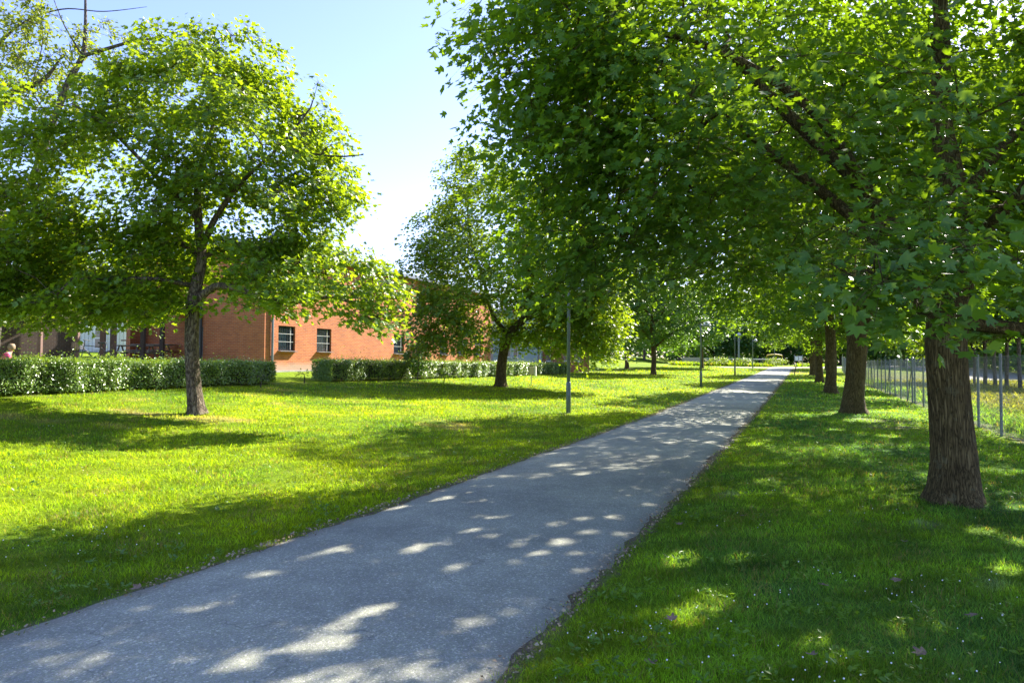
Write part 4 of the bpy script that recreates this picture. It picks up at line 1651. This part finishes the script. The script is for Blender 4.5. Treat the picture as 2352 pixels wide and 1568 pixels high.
def picnic(px, d, label):
    x = X(px, d)
    o = empty("picnic_table", (x, d, H(x, d)), .1, label, "table", "picnic tables in the yard")
    k = MB()
    for i in range(5): k.box((0, -.3 + i * .15, .74), (1.8, .13, .04))
    k.build("tabletop", M['grey_wood'], o)
    for s in (-1, 1):
        k = MB()
        for i in range(2): k.box((0, s * (.62 + i * .14), .45), (1.8, .12, .04))
        k.build("seat", M['grey_wood'], o)
        k = MB()
        for q in (-1, 1):
            k.tube([(s * .65, q * .12, .72), (s * .65, q * .62, 0)], .035, 6)
        k.box((s * .65, 0, .42), (.04, 1.4, .08))
        k.build("leg", M['grey_wood'], o)
    return o


pt = picnic(312, 30.5, "weathered picnic table behind the hedge, under the long shelter beam")
dup(pt, (X(352, 33), 33, H(X(352, 33), 33)), .0, "weathered picnic table nearer the brick building, right of the other one")

# bicycle leaning at the posts
bx = X(222, 25.2)
bz = H(bx, 25.2)
bk = empty("bicycle", (bx, 25.2, bz), math.radians(12), "black bicycle with a front basket parked by the shelter posts", "bicycle")
for x in (-.52, .52):
    k = MB()
    pts = [(x + .33 * math.cos(a_), 0, .34 + .33 * math.sin(a_)) for a_ in np.linspace(0, 2 * math.pi, 29)]
    k.tube(pts, .018, 6, False)
    wh = k.build("wheel", M['black'], bk)
    k = MB()
    for i in range(14):
        a_ = i * 2 * math.pi / 14
        k.tube([(x, 0, .34), (x + .32 * math.cos(a_), 0, .34 + .32 * math.sin(a_))], .0015, 3, False)
    k.build("spokes", M['galv'], wh)
k = MB()
for p in (((-.52, 0, .34), (-.40, 0, .95)), ((-.42, 0, .85), (.12, 0, .80)), ((-.44, 0, .76), (0, 0, .30)), ((0, 0, .30), (.18, 0, .92)), ((0, 0, .30), (.52, 0, .34)), ((.14, 0, .78), (.52, 0, .34))):
    k.tube(p, .016, 6)
k.build("frame", M['black'], bk)
k = MB()
k.tube([(-.30, -.26, 1.02), (-.40, -.12, 1.05), (-.40, .12, 1.05), (-.30, .26, 1.02)], .012, 6).tube([(-.4, 0, .95), (-.4, 0, 1.05)], .014, 6)
k.build("handlebar", M['black'], bk)
k = MB()
k.box((.18, 0, .95), (.26, .14, .06)).tube([(.18, 0, .8), (.18, 0, .94)], .012, 6)
k.build("saddle", M['black'], bk, bevel=.02)
k = MB()
for z in np.linspace(.72, .95, 6):
    k.tube([(-.76, -.17, z), (-.48, -.17, z), (-.48, .17, z), (-.76, .17, z), (-.76, -.17, z)], .006, 4)
for i in range(6):
    for yy in (-.17, .17): k.tube([(-.76 + i * .056, yy, .72), (-.76 + i * .056, yy, .95)], .005, 4)
k.box((-.62, 0, .72), (.28, .34, .008))
k.build("basket", M['grey_wood'], bk)

# person in pink seated at the far left under the shelter
pp = (X(4, 23.6), 23.6)
pz = Z(4, 788, 23.6) - 1.36
pe = empty("person", (pp[0], pp[1], pz), math.radians(-60), "person in a bright pink top seated bent forward under the far left shelter", "person")


def skin_chain(name, verts, edges, radii, mat, parent, sub=2):
    me = bpy.data.meshes.new(name)
    me.from_pydata(verts, edges, [])
    o = bpy.data.objects.new(name, me)
    COL.objects.link(o)
    o.parent = parent
    m = o.modifiers.new("skin", 'SKIN')
    for i, r_ in enumerate(radii):
        me.skin_vertices[0].data[i].radius = (r_, r_)
    me.skin_vertices[0].data[0].use_root = True
    s_ = o.modifiers.new("sub", 'SUBSURF')
    s_.levels = sub
    s_.render_levels = sub
    me.materials.append(mat)
    return o


hy = 1.05 - .45
body_v = [(0, 0, .95), (0, .04, 1.12), (0, .14, 1.32), (0, .20, 1.42), (0, .27, 1.52), (0, .30, 1.60), (0, .31, 1.70),
          (.17, .17, 1.38), (.21, .26, 1.16), (.18, .46, 1.06), (.17, .54, 1.04), (-.17, .17, 1.38), (-.21, .26, 1.16), (-.18, .46, 1.06), (-.17, .54, 1.04),
          (.09, .05, .93), (.11, .45, .90), (.11, .47, .50), (.11, .46, .42), (-.09, .05, .93), (-.11, .45, .90), (-.11, .47, .50), (-.11, .46, .42)]
body_v = [(x, y, z - .40) for x, y, z in body_v]
body_e = [(0, 1), (1, 2), (2, 3), (3, 4), (4, 5), (5, 6), (3, 7), (7, 8), (8, 9), (9, 10), (3, 11), (11, 12), (12, 13), (13, 14), (0, 15), (15, 16), (16, 17), (17, 18), (0, 19), (19, 20), (20, 21), (21, 22)]
body_r = [.13, .12, .13, .08, .05, .085, .07, .065, .045, .035, .03, .065, .045, .035, .03, .09, .065, .045, .04, .09, .065, .045, .04]
bo = skin_chain("body", body_v, body_e, body_r, M['skin'], pe)
sv = [body_v[i] for i in (0, 1, 2, 3, 7, 8, 11, 12)]
skin_chain("shirt", sv, [(0, 1), (1, 2), (2, 3), (3, 4), (4, 5), (3, 6), (6, 7)], [.15, .14, .15, .10, .08, .06, .08, .06], M['pink'], pe)
tv = [body_v[i] for i in (0, 15, 16, 17, 19, 20, 21)]
skin_chain("trousers", tv, [(0, 1), (1, 2), (2, 3), (0, 4), (4, 5), (5, 6)], [.14, .10, .08, .06, .10, .08, .06], M['denim'], pe)
k = MB()
k.lathe((0, .275, 1.18), [(.03, .17), (.09, .15), (.115, .08), (.115, 0), (.09, -.05)][::-1], 14)
k.build("hair", M['hair'], pe, True)
be = empty("plain_bench", (pp[0], pp[1], pz), math.radians(-60), "dark plank bench under the shelter, the person in pink sits on it", "bench")
k = MB()
k.box((0, -.02, .41), (1.5, .36, .05))
k.build("seat", M['dark_wood'], be)
for s in (-1, 1):
    k = MB()
    k.box((s * .6, -.02, .18), (.07, .3, .40))
    k.build("leg", M['dark_wood'], be)

# ------------------------------------------------------------------ street lamps
def lamp(px, d, label):
    x = X(px, d)
    o = empty("street_lamp", (x, d, H(x, d) - .02), 0, label, "street lamp", "park lamps along the path")
    k = MB()
    k.lathe((0, 0, 0), [(.072, -.1), (.072, .80), (.066, .86), (.045, .88)], 16)
    sl_ = k.build("base_sleeve", M['pole'], o, True)
    k = MB()
    k.box((0, -.074, .55), (.07, .012, .16))
    k.build("hatch", M['pole'], sl_)
    k = MB()
    k.lathe((0, 0, 0), [(.054, .85), (.044, 3.45), (.042, 3.55)], 14)
    k.build("pole", M['pole'], o, True)
    k = MB()
    k.tube([(-.05, 0, 3.50), (.03, 0, 3.50), (.22, 0, 3.47)], [.030, .034, .026], 10)
    k.tube([(0, 0, 3.45), (0, 0, 3.60)], .04, 10)
    k.build("arm", M['pole'], o)
    k = MB()
    k.lathe((.36, 0, 3.42), [(.16, .0), (.23, .02), (.235, .05), (.20, .075)], 24)
    hd_ = k.build("lamp_head", M['pole'], o, True)
    k = MB()
    k.lathe((.36, 0, 3.49), [(.195, 0), (.185, .07), (.15, .14), (.10, .185), (.04, .20)], 24)
    k.build("dome", M['lampglass'], hd_, True)
    k = MB()
    k.lathe((.36, 0, 3.36), [(.08, 0), (.15, .03), (.155, .06)], 20)
    k.build("diffuser", M['lampglass'], hd_, True)
    return o


lm = lamp(1306, 20.8, "nearest park lamp post, its top hidden in maple leaves")
for px, d, lab in ((1610, 38.5, "park lamp with a white dome halfway along the left edge of the path"),
                   (1688, 59.5, "dark-looking park lamp just before the sunlit stretch of path"),
                   (1729, 86.0, "farthest park lamp, standing where the paths meet")):
    dup(lm, (X(px, d), d, H(X(px, d), d) - .02), 0, lab)

lm.scale = (1, 1, 1.09)

# meter box on a post
mx_ = empty("marker_box", (X(1226, 33), 33, H(X(1226, 33), 33)), math.radians(-20), "cream box on a thin stake in the grass right of the forked maple", "utility box")
k = MB()
k.tube([(-.12, 0, -.1), (-.12, 0, .62)], .022, 8)
k.build("stake", M['cream'], mx_)
k = MB()
k.box((-.08, 0, .76), (.22, .16, .36))
k.build("box", M['cream'], mx_, bevel=.01)
k = MB()
k.box((.085, 0, .74), (.09, .14, .46))
k.build("white_cover", M['white'], mx_, bevel=.01)

# park bench, seen from its end
bd = 61.0
bn = empty("park_bench", (X(1824, bd), bd, H(X(1824, bd), bd)), math.radians(67), "small dark park bench seen end-on beside the right edge of the path", "bench")
for i in range(3):
    k = MB()
    k.box((0, .02 + i * .14, .45), (1.6, .11, .04), 0, math.radians(-8))
    k.build("seat_slat", M['grey_wood'], bn)
for i in range(2):
    k = MB()
    k.box((0, -.12 - i * .05, .66 + i * .18), (1.6, .03, .12), 0, math.radians(15))
    k.build("back_slat", M['grey_wood'], bn)
for s in (-1, 1):
    k = MB()
    k.tube([(s * .7, -.20, .95), (s * .7, -.08, .45), (s * .7, -.02, 0)], .035, 8)
    k.tube([(s * .7, -.08, .42), (s * .7, .36, .44)], .03, 8)
    k.build("support", M['black'], bn)

# ------------------------------------------------------------------ wire fence on the right
def fence_line(y): return (.43 * y + 4.45, y)


wf = empty("chain_link_fence", (*fence_line(11.5), 0), 0, "tall grey chain-link fence with steel posts along the meadow on the right", "fence")
ox, oy = fence_line(11.5)


def fl_(y, z):
    x, y = fence_line(y)
    return (x - ox, y - oy, H(x, y) + z)


ys = [11.5 + i * 2.05 for i in range(36)]
for i, y in enumerate(ys):
    k = MB()
    r_ = .030 if i % 5 else .036
    k.tube([fl_(y, -.1), fl_(y, 1.86)], r_, 10)
    k.build("post", M['galv'], wf)
for yb, dy in ((ys[8] + .6, 1.3), (ys[12], 1.2), (ys[17], -1.2)):
    k = MB()
    k.tube([fl_(yb, 1.7), fl_(yb + dy, .05)], .02, 8)
    k.build("brace", M['galv'], wf)
k = MB()
k.tube([fl_(ys[8] + .6, -.05), fl_(ys[8] + .6, 1.9)], .035, 10).tube([fl_(ys[8] + .6, 1.0), fl_(ys[8], 1.0)], .02, 8)
k.build("gate_post", M['galv'], wf)
# mesh: two families of thin diagonal wires
V, Fq = [], []
b = 0
hh = 1.76
ua = math.hypot(.43, 1)
W = []
for i in range(int((ys[-1] - ys[0]) / .075)):
    y = ys[0] + i * .075
    for sgn in (-1, 1):
        y2 = y + sgn * hh / ua
        if y2 < ys[0] or y2 > ys[-1]: continue
        W.append((y, y2, sgn))
W = np.array(W)
x1_, x2_ = .43 * W[:, 0] + 4.45, .43 * W[:, 1] + 4.45
A = np.stack([x1_ - ox, W[:, 0] - oy, hgt(x1_, W[:, 0]) + .03], 1)
B = np.stack([x2_ - ox, W[:, 1] - oy, hgt(x2_, W[:, 1]) + .03 + hh], 1)
A[:, 0] += W[:, 2] * .002
B[:, 0] += W[:, 2] * .002
rw = .0017
o1 = np.array([[UY * rw * math.cos(a_), -UX * rw * math.cos(a_), rw * math.sin(a_)] for a_ in (0, 2.09, 4.19)])
V = np.concatenate([A[:, None] + o1[None], B[:, None] + o1[None]], 1).reshape(-1, 3)
fq = np.array([(0, 1, 4, 3), (1, 2, 5, 4), (2, 0, 3, 5)])
Fq = (fq[None] + (np.arange(len(A)) * 6)[:, None, None]).reshape(-1, 4)
np_mesh("wire_mesh", V, Fq, np.full(len(Fq), 4), M['wire'], wf)
k = MB()
for z in (.04, .9, 1.80):
    k.tube([fl_(y, z) for y in ys], .0028, 4, False)
k.build("tension_wire", M['wire'], wf)

# far fences behind the crossing
def low_fence(name, pts, h, label, bar, step=3.0, mesh=True, slack=0):
    o0 = pts[0]
    z0 = H(*o0)
    o = empty(name, (o0[0], o0[1], z0), 0, label, "fence", None)
    tops = []
    for (a_, b_) in zip(pts[:-1], pts[1:]):
        a_, b_ = Vector(a_), Vector(b_)
        n = max(1, int((b_ - a_).length / step))
        for i in range(n + (1 if tuple(b_) == tuple(pts[-1]) else 0)):
            p = a_.lerp(b_, i / n)
            z = H(p.x, p.y) - z0
            k = MB()
            k.tube([(p.x - o0[0], p.y - o0[1], z - .1), (p.x - o0[0], p.y - o0[1], z + h)], .035, 6)
            k.build("post", M['galv'], o)
            tops.append((p.x - o0[0], p.y - o0[1], z + h))
    k = MB()
    k.tube(tops, bar, 6)
    k.build("top_rail", M['white'] if bar > .04 else M['galv'], o)
    V = []
    Fq = []
    k = MB()
    for t0, t1 in zip(tops[:-1], tops[1:]):
        t0, t1 = Vector(t0), Vector(t1)
        for i in range(8):
            p = t0.lerp(t1, i / 8)
            k.tube([p, p - Vector((0, 0, h - .05))], .006, 3, False)
        for z in np.linspace(.1, h - .1, 8):
            k.tube([t0 - Vector((0, 0, z)), t1 - Vector((0, 0, z))], .006, 3, False)
    k.build("wire_mesh", M['dark_net'], o)
    return o


M['dark_net'] = simple("dark_net", (0.05, 0.06, 0.06), 0.8)
low_fence("playground_fence", [(X(1617, 100), 100), (X(1640, 99), 99), (X(1730, 97), 97), (X(1770, 99), 99), (X(1805, 107), 107)], 1.02, "low fence with a pale sagging top rail behind the crossing paths", .05)
low_fence("playground_fence", [(X(1640, 118), 118), (X(1720, 119), 119), (X(1800, 124), 124), (X(1850, 124), 124)], 1.15, "second low mesh fence farther back, behind the pale-railed one", .03)
# grey pole
gp = MB()
gp.tube([(0, 0, -.1), (0, 0, 5.2)], [.16, .13], 12)
gp.box((0, 0, 3.9), (.6, .08, .08))
o = gp.build("utility_pole", M['galv'])
o.location = (X(1697, 108), 108, H(X(1697, 108), 108))
tag(o, "thick grey pole behind the far fence, rising behind the third lamp", "pole")
# notice board
nb = empty("notice_board", (X(1834, 96), 96, H(X(1834, 96), 96)), math.radians(-5), "small notice board with two pale blue sheets by the crossing paths", "notice board")
for s in (-1, 1):
    k = MB()
    k.tube([(s * .55, 0, -.1), (s * .55, 0, 1.7)], .045, 8)
    k.build("post", M['galv'], nb)
k = MB()
k.box((0, 0, 1.2), (1.06, .03, .75))
bo_ = k.build("board", M['galv'], nb)
for s in (-1, 1):
    k = MB()
    k.box((s * .25, -.02, 1.2), (.40, .008, .55))
    k.build("sheet", M['poster'], bo_)
# yellow play frame
pf = empty("play_frame", (X(1779, 112), 112, H(X(1779, 112), 112)), 0, "yellow-topped playground pole behind the far fence", "play equipment")
M['yellow'] = simple("yellow_plastic", (0.55, 0.36, 0.04), 0.5)
k = MB()
k.tube([(0, 0, -.1), (0, 0, 2.6)], .06, 8)
k.build("post", M['galv'], pf)
k = MB()
k.tube([(-1.3, 0, 1.35), (-1.2, 0, 1.65), (0, 0, 1.8), (1.2, 0, 1.65), (1.3, 0, 1.35)], .10, 8)
k.build("arch", M['yellow'], pf)
# light stone steps / kiosk wall at left of far fence
st = empty("stone_steps", (X(1628, 104), 104, H(X(1628, 104), 104)), 0, "pale stone steps beside a low beige wall left of the far fence", "steps")
for i in range(4):
    k = MB()
    k.box((.9 - i * .35, 0, .12 + i * .2), (.4, 1.6, .22))
    k.build("step", M['white_board'], st)
k = MB()
k.box((-2.4, .3, .5), (3.2, .3, 1.3))
k.build("low_wall", M['fascia'], st)

# ------------------------------------------------------------------ grass blades (nobody could count them)
def blades(n, dmin, dmax, amin, amax, seed, h0, w0, name, dens_pow=None, mask=None, hfun=None, nv=5):
    r = np.random.default_rng(seed)
    d = dmin * np.exp(r.uniform(0, 1, n) * math.log(dmax / dmin))
    an = r.uniform(amin, amax, n)
    x = d * np.tan(an)
    y = d
    sl_, sr_ = s_left(x, y), s_right(x, y)
    jl = 0.09 * noise2(x, y, 1.2, 77) - .04
    ed = np.maximum(sl_, sr_)       # distance outside nearest edge (only one positive)
    keep = (ed > jl)
    # thin out near the worn margin and on soil
    thin = np.clip(sstep(0, .35, ed - jl) + .12, 0, 1)
    so = soil_amt(x, y)
    thin *= 1 - 0.8 * sstep(.35, .65, so + .25 * noise2(x, y, .8, 9))
    keep &= r.uniform(0, 1, n) < thin
    if mask is not None: keep &= mask(x, y, sl_, sr_)
    x, y, d, ed = x[keep], y[keep], d[keep], ed[keep]
    n = len(x)
    z = hgt(x, y) - .025
    clump = noise2(x, y, .55, 33)
    tall = noise2(x, y, 2.5, 34)
    h = h0 * r.uniform(.45, 1.25, n) * (1 + .45 * clump + .25 * tall) * (1 + d / 60)
    h *= np.clip(.55 + ed, .55, 1.0)
    if hfun is not None: h = hfun(x, y, h)
    w_ = w0 * (d / 4) ** .85 * r.uniform(.7, 1.3, n)
    az = r.uniform(0, 2 * np.pi, n)
    dirx, diry = np.cos(az), np.sin(az)
    lean = r.uniform(.3, 1.6, n) * h
    laz = az + np.pi / 2 + r.normal(size=n) * .5
    lx, ly = np.cos(laz) * lean, np.sin(laz) * lean
    V = np.zeros((n, 5, 3))
    V[:, 0] = np.stack([x - dirx * w_, y - diry * w_, z], 1)
    V[:, 1] = np.stack([x + dirx * w_, y + diry * w_, z], 1)
    V[:, 2] = np.stack([x + dirx * w_ * .75 + lx * .35, y + diry * w_ * .75 + ly * .35, z + h * .6], 1)
    V[:, 3] = np.stack([x - dirx * w_ * .75 + lx * .35, y - diry * w_ * .75 + ly * .35, z + h * .6], 1)
    V[:, 4] = np.stack([x + lx, y + ly, z + h * .97], 1)
    f = np.array([(0, 1, 2), (0, 2, 3), (3, 2, 4)])
    Fc = (f[None] + (np.arange(n) * 5)[:, None, None]).reshape(-1, 3)
    c = lawn_color(x, y)
    c = c * r.uniform(.45, 1.6, (n, 1)) * (1 + .5 * noise2(x, y, .9, 67))[:, None]
    dry = r.uniform(0, 1, n) < (.05 + .25 * sstep(.15, .6, noise2(x, y, 1.3, 66)))
    c[dry] = np.array([.26, .21, .09]) * r.uniform(.7, 1.2, (dry.sum(), 1))
    ylw = r.uniform(0, 1, (n, 1)) ** 2
    c = c * (1 - .3 * ylw) + np.array([.16, .20, .02]) * .3 * ylw
    col = np.repeat(c, 5, 0)
    o = np_mesh(name, V.reshape(-1, 3), Fc, np.full(len(Fc), 3), M['grass'], attrs={'col': col})
    return o


A0, A1 = math.radians(-44), math.radians(44)
near = blades(480000, 2.6, 22, A0, A1, 1, .046, .0019, "grass")
tag(near, "short lawn grass blades around the path", "grass", kind='stuff')
farg = blades(170000, 22, 95, math.radians(-42), math.radians(42), 2, .045, .0026, "grass",
              mask=lambda x, y, a, b: (a < 12.6) & (b < 6.2) & ~((y > 84) & (a < 6)))
tag(farg, "distant lawn grass seen as soft texture", "grass", kind='stuff')
mead = blades(120000, 12, 60, math.radians(26), math.radians(44), 3, .15, .0042, "tall_grass",
              mask=lambda x, y, a, b: (b > 6.1) & (b < 24))
tag(mead, "tall yellow-green meadow grass behind the wire fence", "grass", kind='stuff')
# rough weeds along far fence
wd_ = blades(16000, 91.5, 104, math.radians(13), math.radians(24.5), 4, .45, .006, "rough_grass", mask=lambda x, y, a, b: (y > 97), hfun=lambda x, y, h: h * .35)
tag(wd_, "rough weeds growing along the far fence", "weeds", kind='stuff')

# broad-leaved lawn weeds (clover, plantain, dandelion)
def weeds(n, seed, dmin, dmax, sz, name):
    r = np.random.default_rng(seed)
    d = dmin * np.exp(r.uniform(0, 1, n) * math.log(dmax / dmin))
    an = r.uniform(A0, A1, n)
    x, y = d * np.tan(an), d
    sl_, sr_ = s_left(x, y), s_right(x, y)
    nz = noise2(x, y, 1.6, 55)
    keep = (np.maximum(sl_, sr_) > .05) & (nz + r.uniform(-.5, .5, n) > .1) & (sr_ < 6)
    x, y = x[keep], y[keep]
    m = 6
    n = len(x)
    xx = np.repeat(x, m) + r.normal(size=n * m) * .02
    yy = np.repeat(y, m) + r.normal(size=n * m) * .02
    zz = hgt(xx, yy) + r.uniform(.01, .05, n * m)
    az = r.uniform(0, 6.28, n * m)
    tip = np.stack([np.cos(az), np.sin(az), r.uniform(-.1, .6, n * m)], 1)
    nr = np.stack([-np.cos(az) * .4, -np.sin(az) * .4, np.ones(n * m)], 1) + r.normal(size=(n * m, 3)) * .25
    s_ = np.repeat(sz * r.uniform(.5, 1.5, n), m) * r.uniform(.7, 1.2, n * m)
    V, Ft, rn = scatter(LEAF_OVAL, np.stack([xx, yy, zz], 1), nr, tip, s_, np.clip(np.repeat(r.uniform(0, 1, n), m), 0, 1))
    o = np_mesh(name, V, Ft, np.full(len(Ft), 3), M['weed'], attrs={'rnd': rn})
    return tag(o, "low broad-leaved weeds and clover mixed into the lawn", "weeds", kind='stuff')


weeds(4500, 5, 2.8, 18, .034, "clover_leaves")

# crumbs, straw and leaf bits gathered along both path edges
r = np.random.default_rng(29)
n = 8000
yy = 2.6 * np.exp(r.uniform(0, 1, n) * math.log(45 / 2.6))
side = r.integers(0, 2, n)
q = np.where(side == 0, 1.47, 4.27) + np.where(side == 0, 1, -1) * (np.abs(r.normal(size=n)) * .075 - .10)
x = (UX * yy - q) / UY
keep = (r.uniform(0, 1, n) < .5 + .6 * noise2(x, yy, 1.1, 41)) & (np.abs(x) < yy * .95)
x, yy = x[keep], yy[keep]
n = len(x)
az = r.uniform(0, 6.28, n)
V, Ft, rn = scatter(LEAF_LOW, np.stack([x, yy, hgt(x, yy) + r.uniform(.002, .02, n)], 1), np.array([0, 0, 1.]) + r.normal(size=(n, 3)) * .5,
                    np.stack([np.cos(az), np.sin(az), r.normal(size=n) * .2], 1), r.uniform(.006, .028, n) * (1 + yy / 25), r.uniform(0, 1, n))
M['litter'] = leaf_mat("edge_litter", (0.14, 0.10, 0.065), (0.45, 0.36, 0.23), (0.2, 0.15, 0.08), .1, rough=.8, spec=.1)
o = np_mesh("path_litter", V, Ft, np.full(len(Ft), 3), M['litter'], attrs={'rnd': rn})
tag(o, "dry crumbs of leaf and straw along the path edges", "litter", kind='stuff')

# white clover heads
r = np.random.default_rng(17)
mbv, mbf = [], []
ico = np.array([(0, 0, 1), (.9, 0, .3), (.28, .85, .3), (-.72, .53, .3), (-.72, -.53, .3), (.28, -.85, .3), (.5, .5, -.6), (-.6, .1, -.6), (.2, -.6, -.6)])
icf = np.array([(0, 1, 2), (0, 2, 3), (0, 3, 4), (0, 4, 5), (0, 5, 1), (1, 6, 2), (2, 6, 7), (2, 7, 3), (3, 7, 4), (4, 7, 8), (4, 8, 5), (5, 8, 1), (1, 8, 6)])
n = 2200
d = 3.0 * np.exp(r.uniform(0, 1, n) * math.log(26 / 3.0))
an = r.uniform(A0, A1, n)
x, y = d * np.tan(an), d
keep = (np.maximum(s_left(x, y), s_right(x, y)) > .1) & (noise2(x, y, 3.0, 91) + r.uniform(-.3, .3, n) > .32) & (s_right(x, y) < 5)
x, y = x[keep], y[keep]
n = len(x)
sz = r.uniform(.003, .0065, n)
V = np.stack([x, y, hgt(x, y) + r.uniform(.05, .10, n)], 1)[:, None] + ico[None] * sz[:, None, None]
Fc = (icf[None] + (np.arange(n) * len(ico))[:, None, None]).reshape(-1, 3)
o = np_mesh("clover_flowers", V.reshape(-1, 3), Fc, np.full(len(Fc), 3), M['petal'])
tag(o, "tiny white clover heads dotted through the lawn", "flowers", kind='stuff')

# fallen dead leaves: curled single leaves
def dead_leaf_mesh(seed):
    r_ = random.Random(seed)
    sv, sf = LEAF_MAPLE
    vs = [(v[0] * .085, (v[1] - .4) * .085, .018 + .030 * (abs(v[0]) ** 1.5) * r_.uniform(.7, 1.4) + .02 * (v[1] - .4) ** 2) for v in sv]
    me = bpy.data.meshes.new("fallen_leaf")
    me.from_pydata(vs, [], [tuple(f) for f in sf])
    me.materials.append(M['dead_leaf'])
    return me


dms = [dead_leaf_mesh(i) for i in range(3)]
spots = [(1487, 1528, "at the bottom of the right verge, under the two largest light patches"), (2055, 1338, "on the right verge, left of the sun patch below the near trunk"),
         (1860, 1512, "near the bottom right, beside the small yellow sun patch"), (1545, 1428, "in the grass between the path edge and the lower right sun flecks"),
         (1890, 1352, "in the middle of the shaded right verge"), (2070, 1250, "just below the base of the near trunk, on its left"),
         (1560, 1210, "close to the right margin of the path"), (2230, 1420, "at the lower right, under the bright patch"),
         (330, 1357, "lying at the left margin of the asphalt in the lower left"), (820, 1170, "on the left margin of the path near the shadow edge"), (1700, 1190, "on the shaded verge between path and near trunk"),
         (2110, 1505, "near the lower right corner")]
for i, (px, py, w_) in enumerate(spots):
    d = EYE * F / (py - hor(px))
    x = X(px, d)
    o = bpy.data.objects.new("fallen_leaf", dms[i % 3])
    COL.objects.link(o)
    o.location = (x, d, H(x, d) + .025)
    o.rotation_euler = (random.uniform(-.3, .3), random.uniform(-.3, .3), random.uniform(0, 6.28))
    tag(o, "brown dead leaf " + w_, "leaf", "fallen leaves on the verge and path")

# young maple shrub poking over the right hedge, and weeds at the hedge gap
def shrub(px, d, h, w_, label, mat, leaf, ls, n_t, lpn, seed, zoff=0.0, name="shrub"):
    x = X(px, d)
    sk = [[(0, 0, 0, .025), (.02, 0, h * .5, .02), (0, 0, h * .85, .01)]]
    env = [(0, 0, h * .62, w_, w_, h * .38)]
    return make_tree(name, (x, d, H(x, d)), sk, env, n_t, lpn, leaf, ls, mat, M['bark_grey'], label, None, seed=seed,
                     spread=(.16, .16, .14), clump=.1, flare=0, sides=6, cat="shrub")


d_ = on_s(12.7, px=960)[1]
shrub(960, d_ - .6, 1.9, .6, "small dark maple sapling poking above the right hedge", M['leaf_cool'], LEAF_MID, .16, 60, 12, 81, name="sapling")
shrub(700, 25.4, .38, .45, "low weedy plant at the left end of the right hedge", M['weed'], LEAF_OVAL, .10, 70, 12, 82, name="weedy_plant")
shrub(600, 22.6, .4, .6, "leafy weeds at the foot of the left hedge near its end", M['weed'], LEAF_OVAL, .08, 35, 10, 83, name="weedy_plant")
shrub(1020, 31.0, .5, .8, "pale nettle-like plants at the foot of the right hedge left of the forked maple", M['weed'], LEAF_OVAL, .10, 50, 10, 84, name="weedy_plant")
for px, d, h, lab, sd in ((1652, 97.5, 1.3, "round green bush in front of the far fence, left of the third lamp", 85), (1783, 95.5, 1.3, "leafy bush in front of the far fence, right of the farthest lamp", 86),
                          (1706, 98, 1.2, "ragged bush in front of the far fence, below the grey pole", 87)):
    shrub(px, d, h, 1.5, lab, M['maple_sun'], LEAF_OVAL, .15, 80, 16, sd, name="bush")
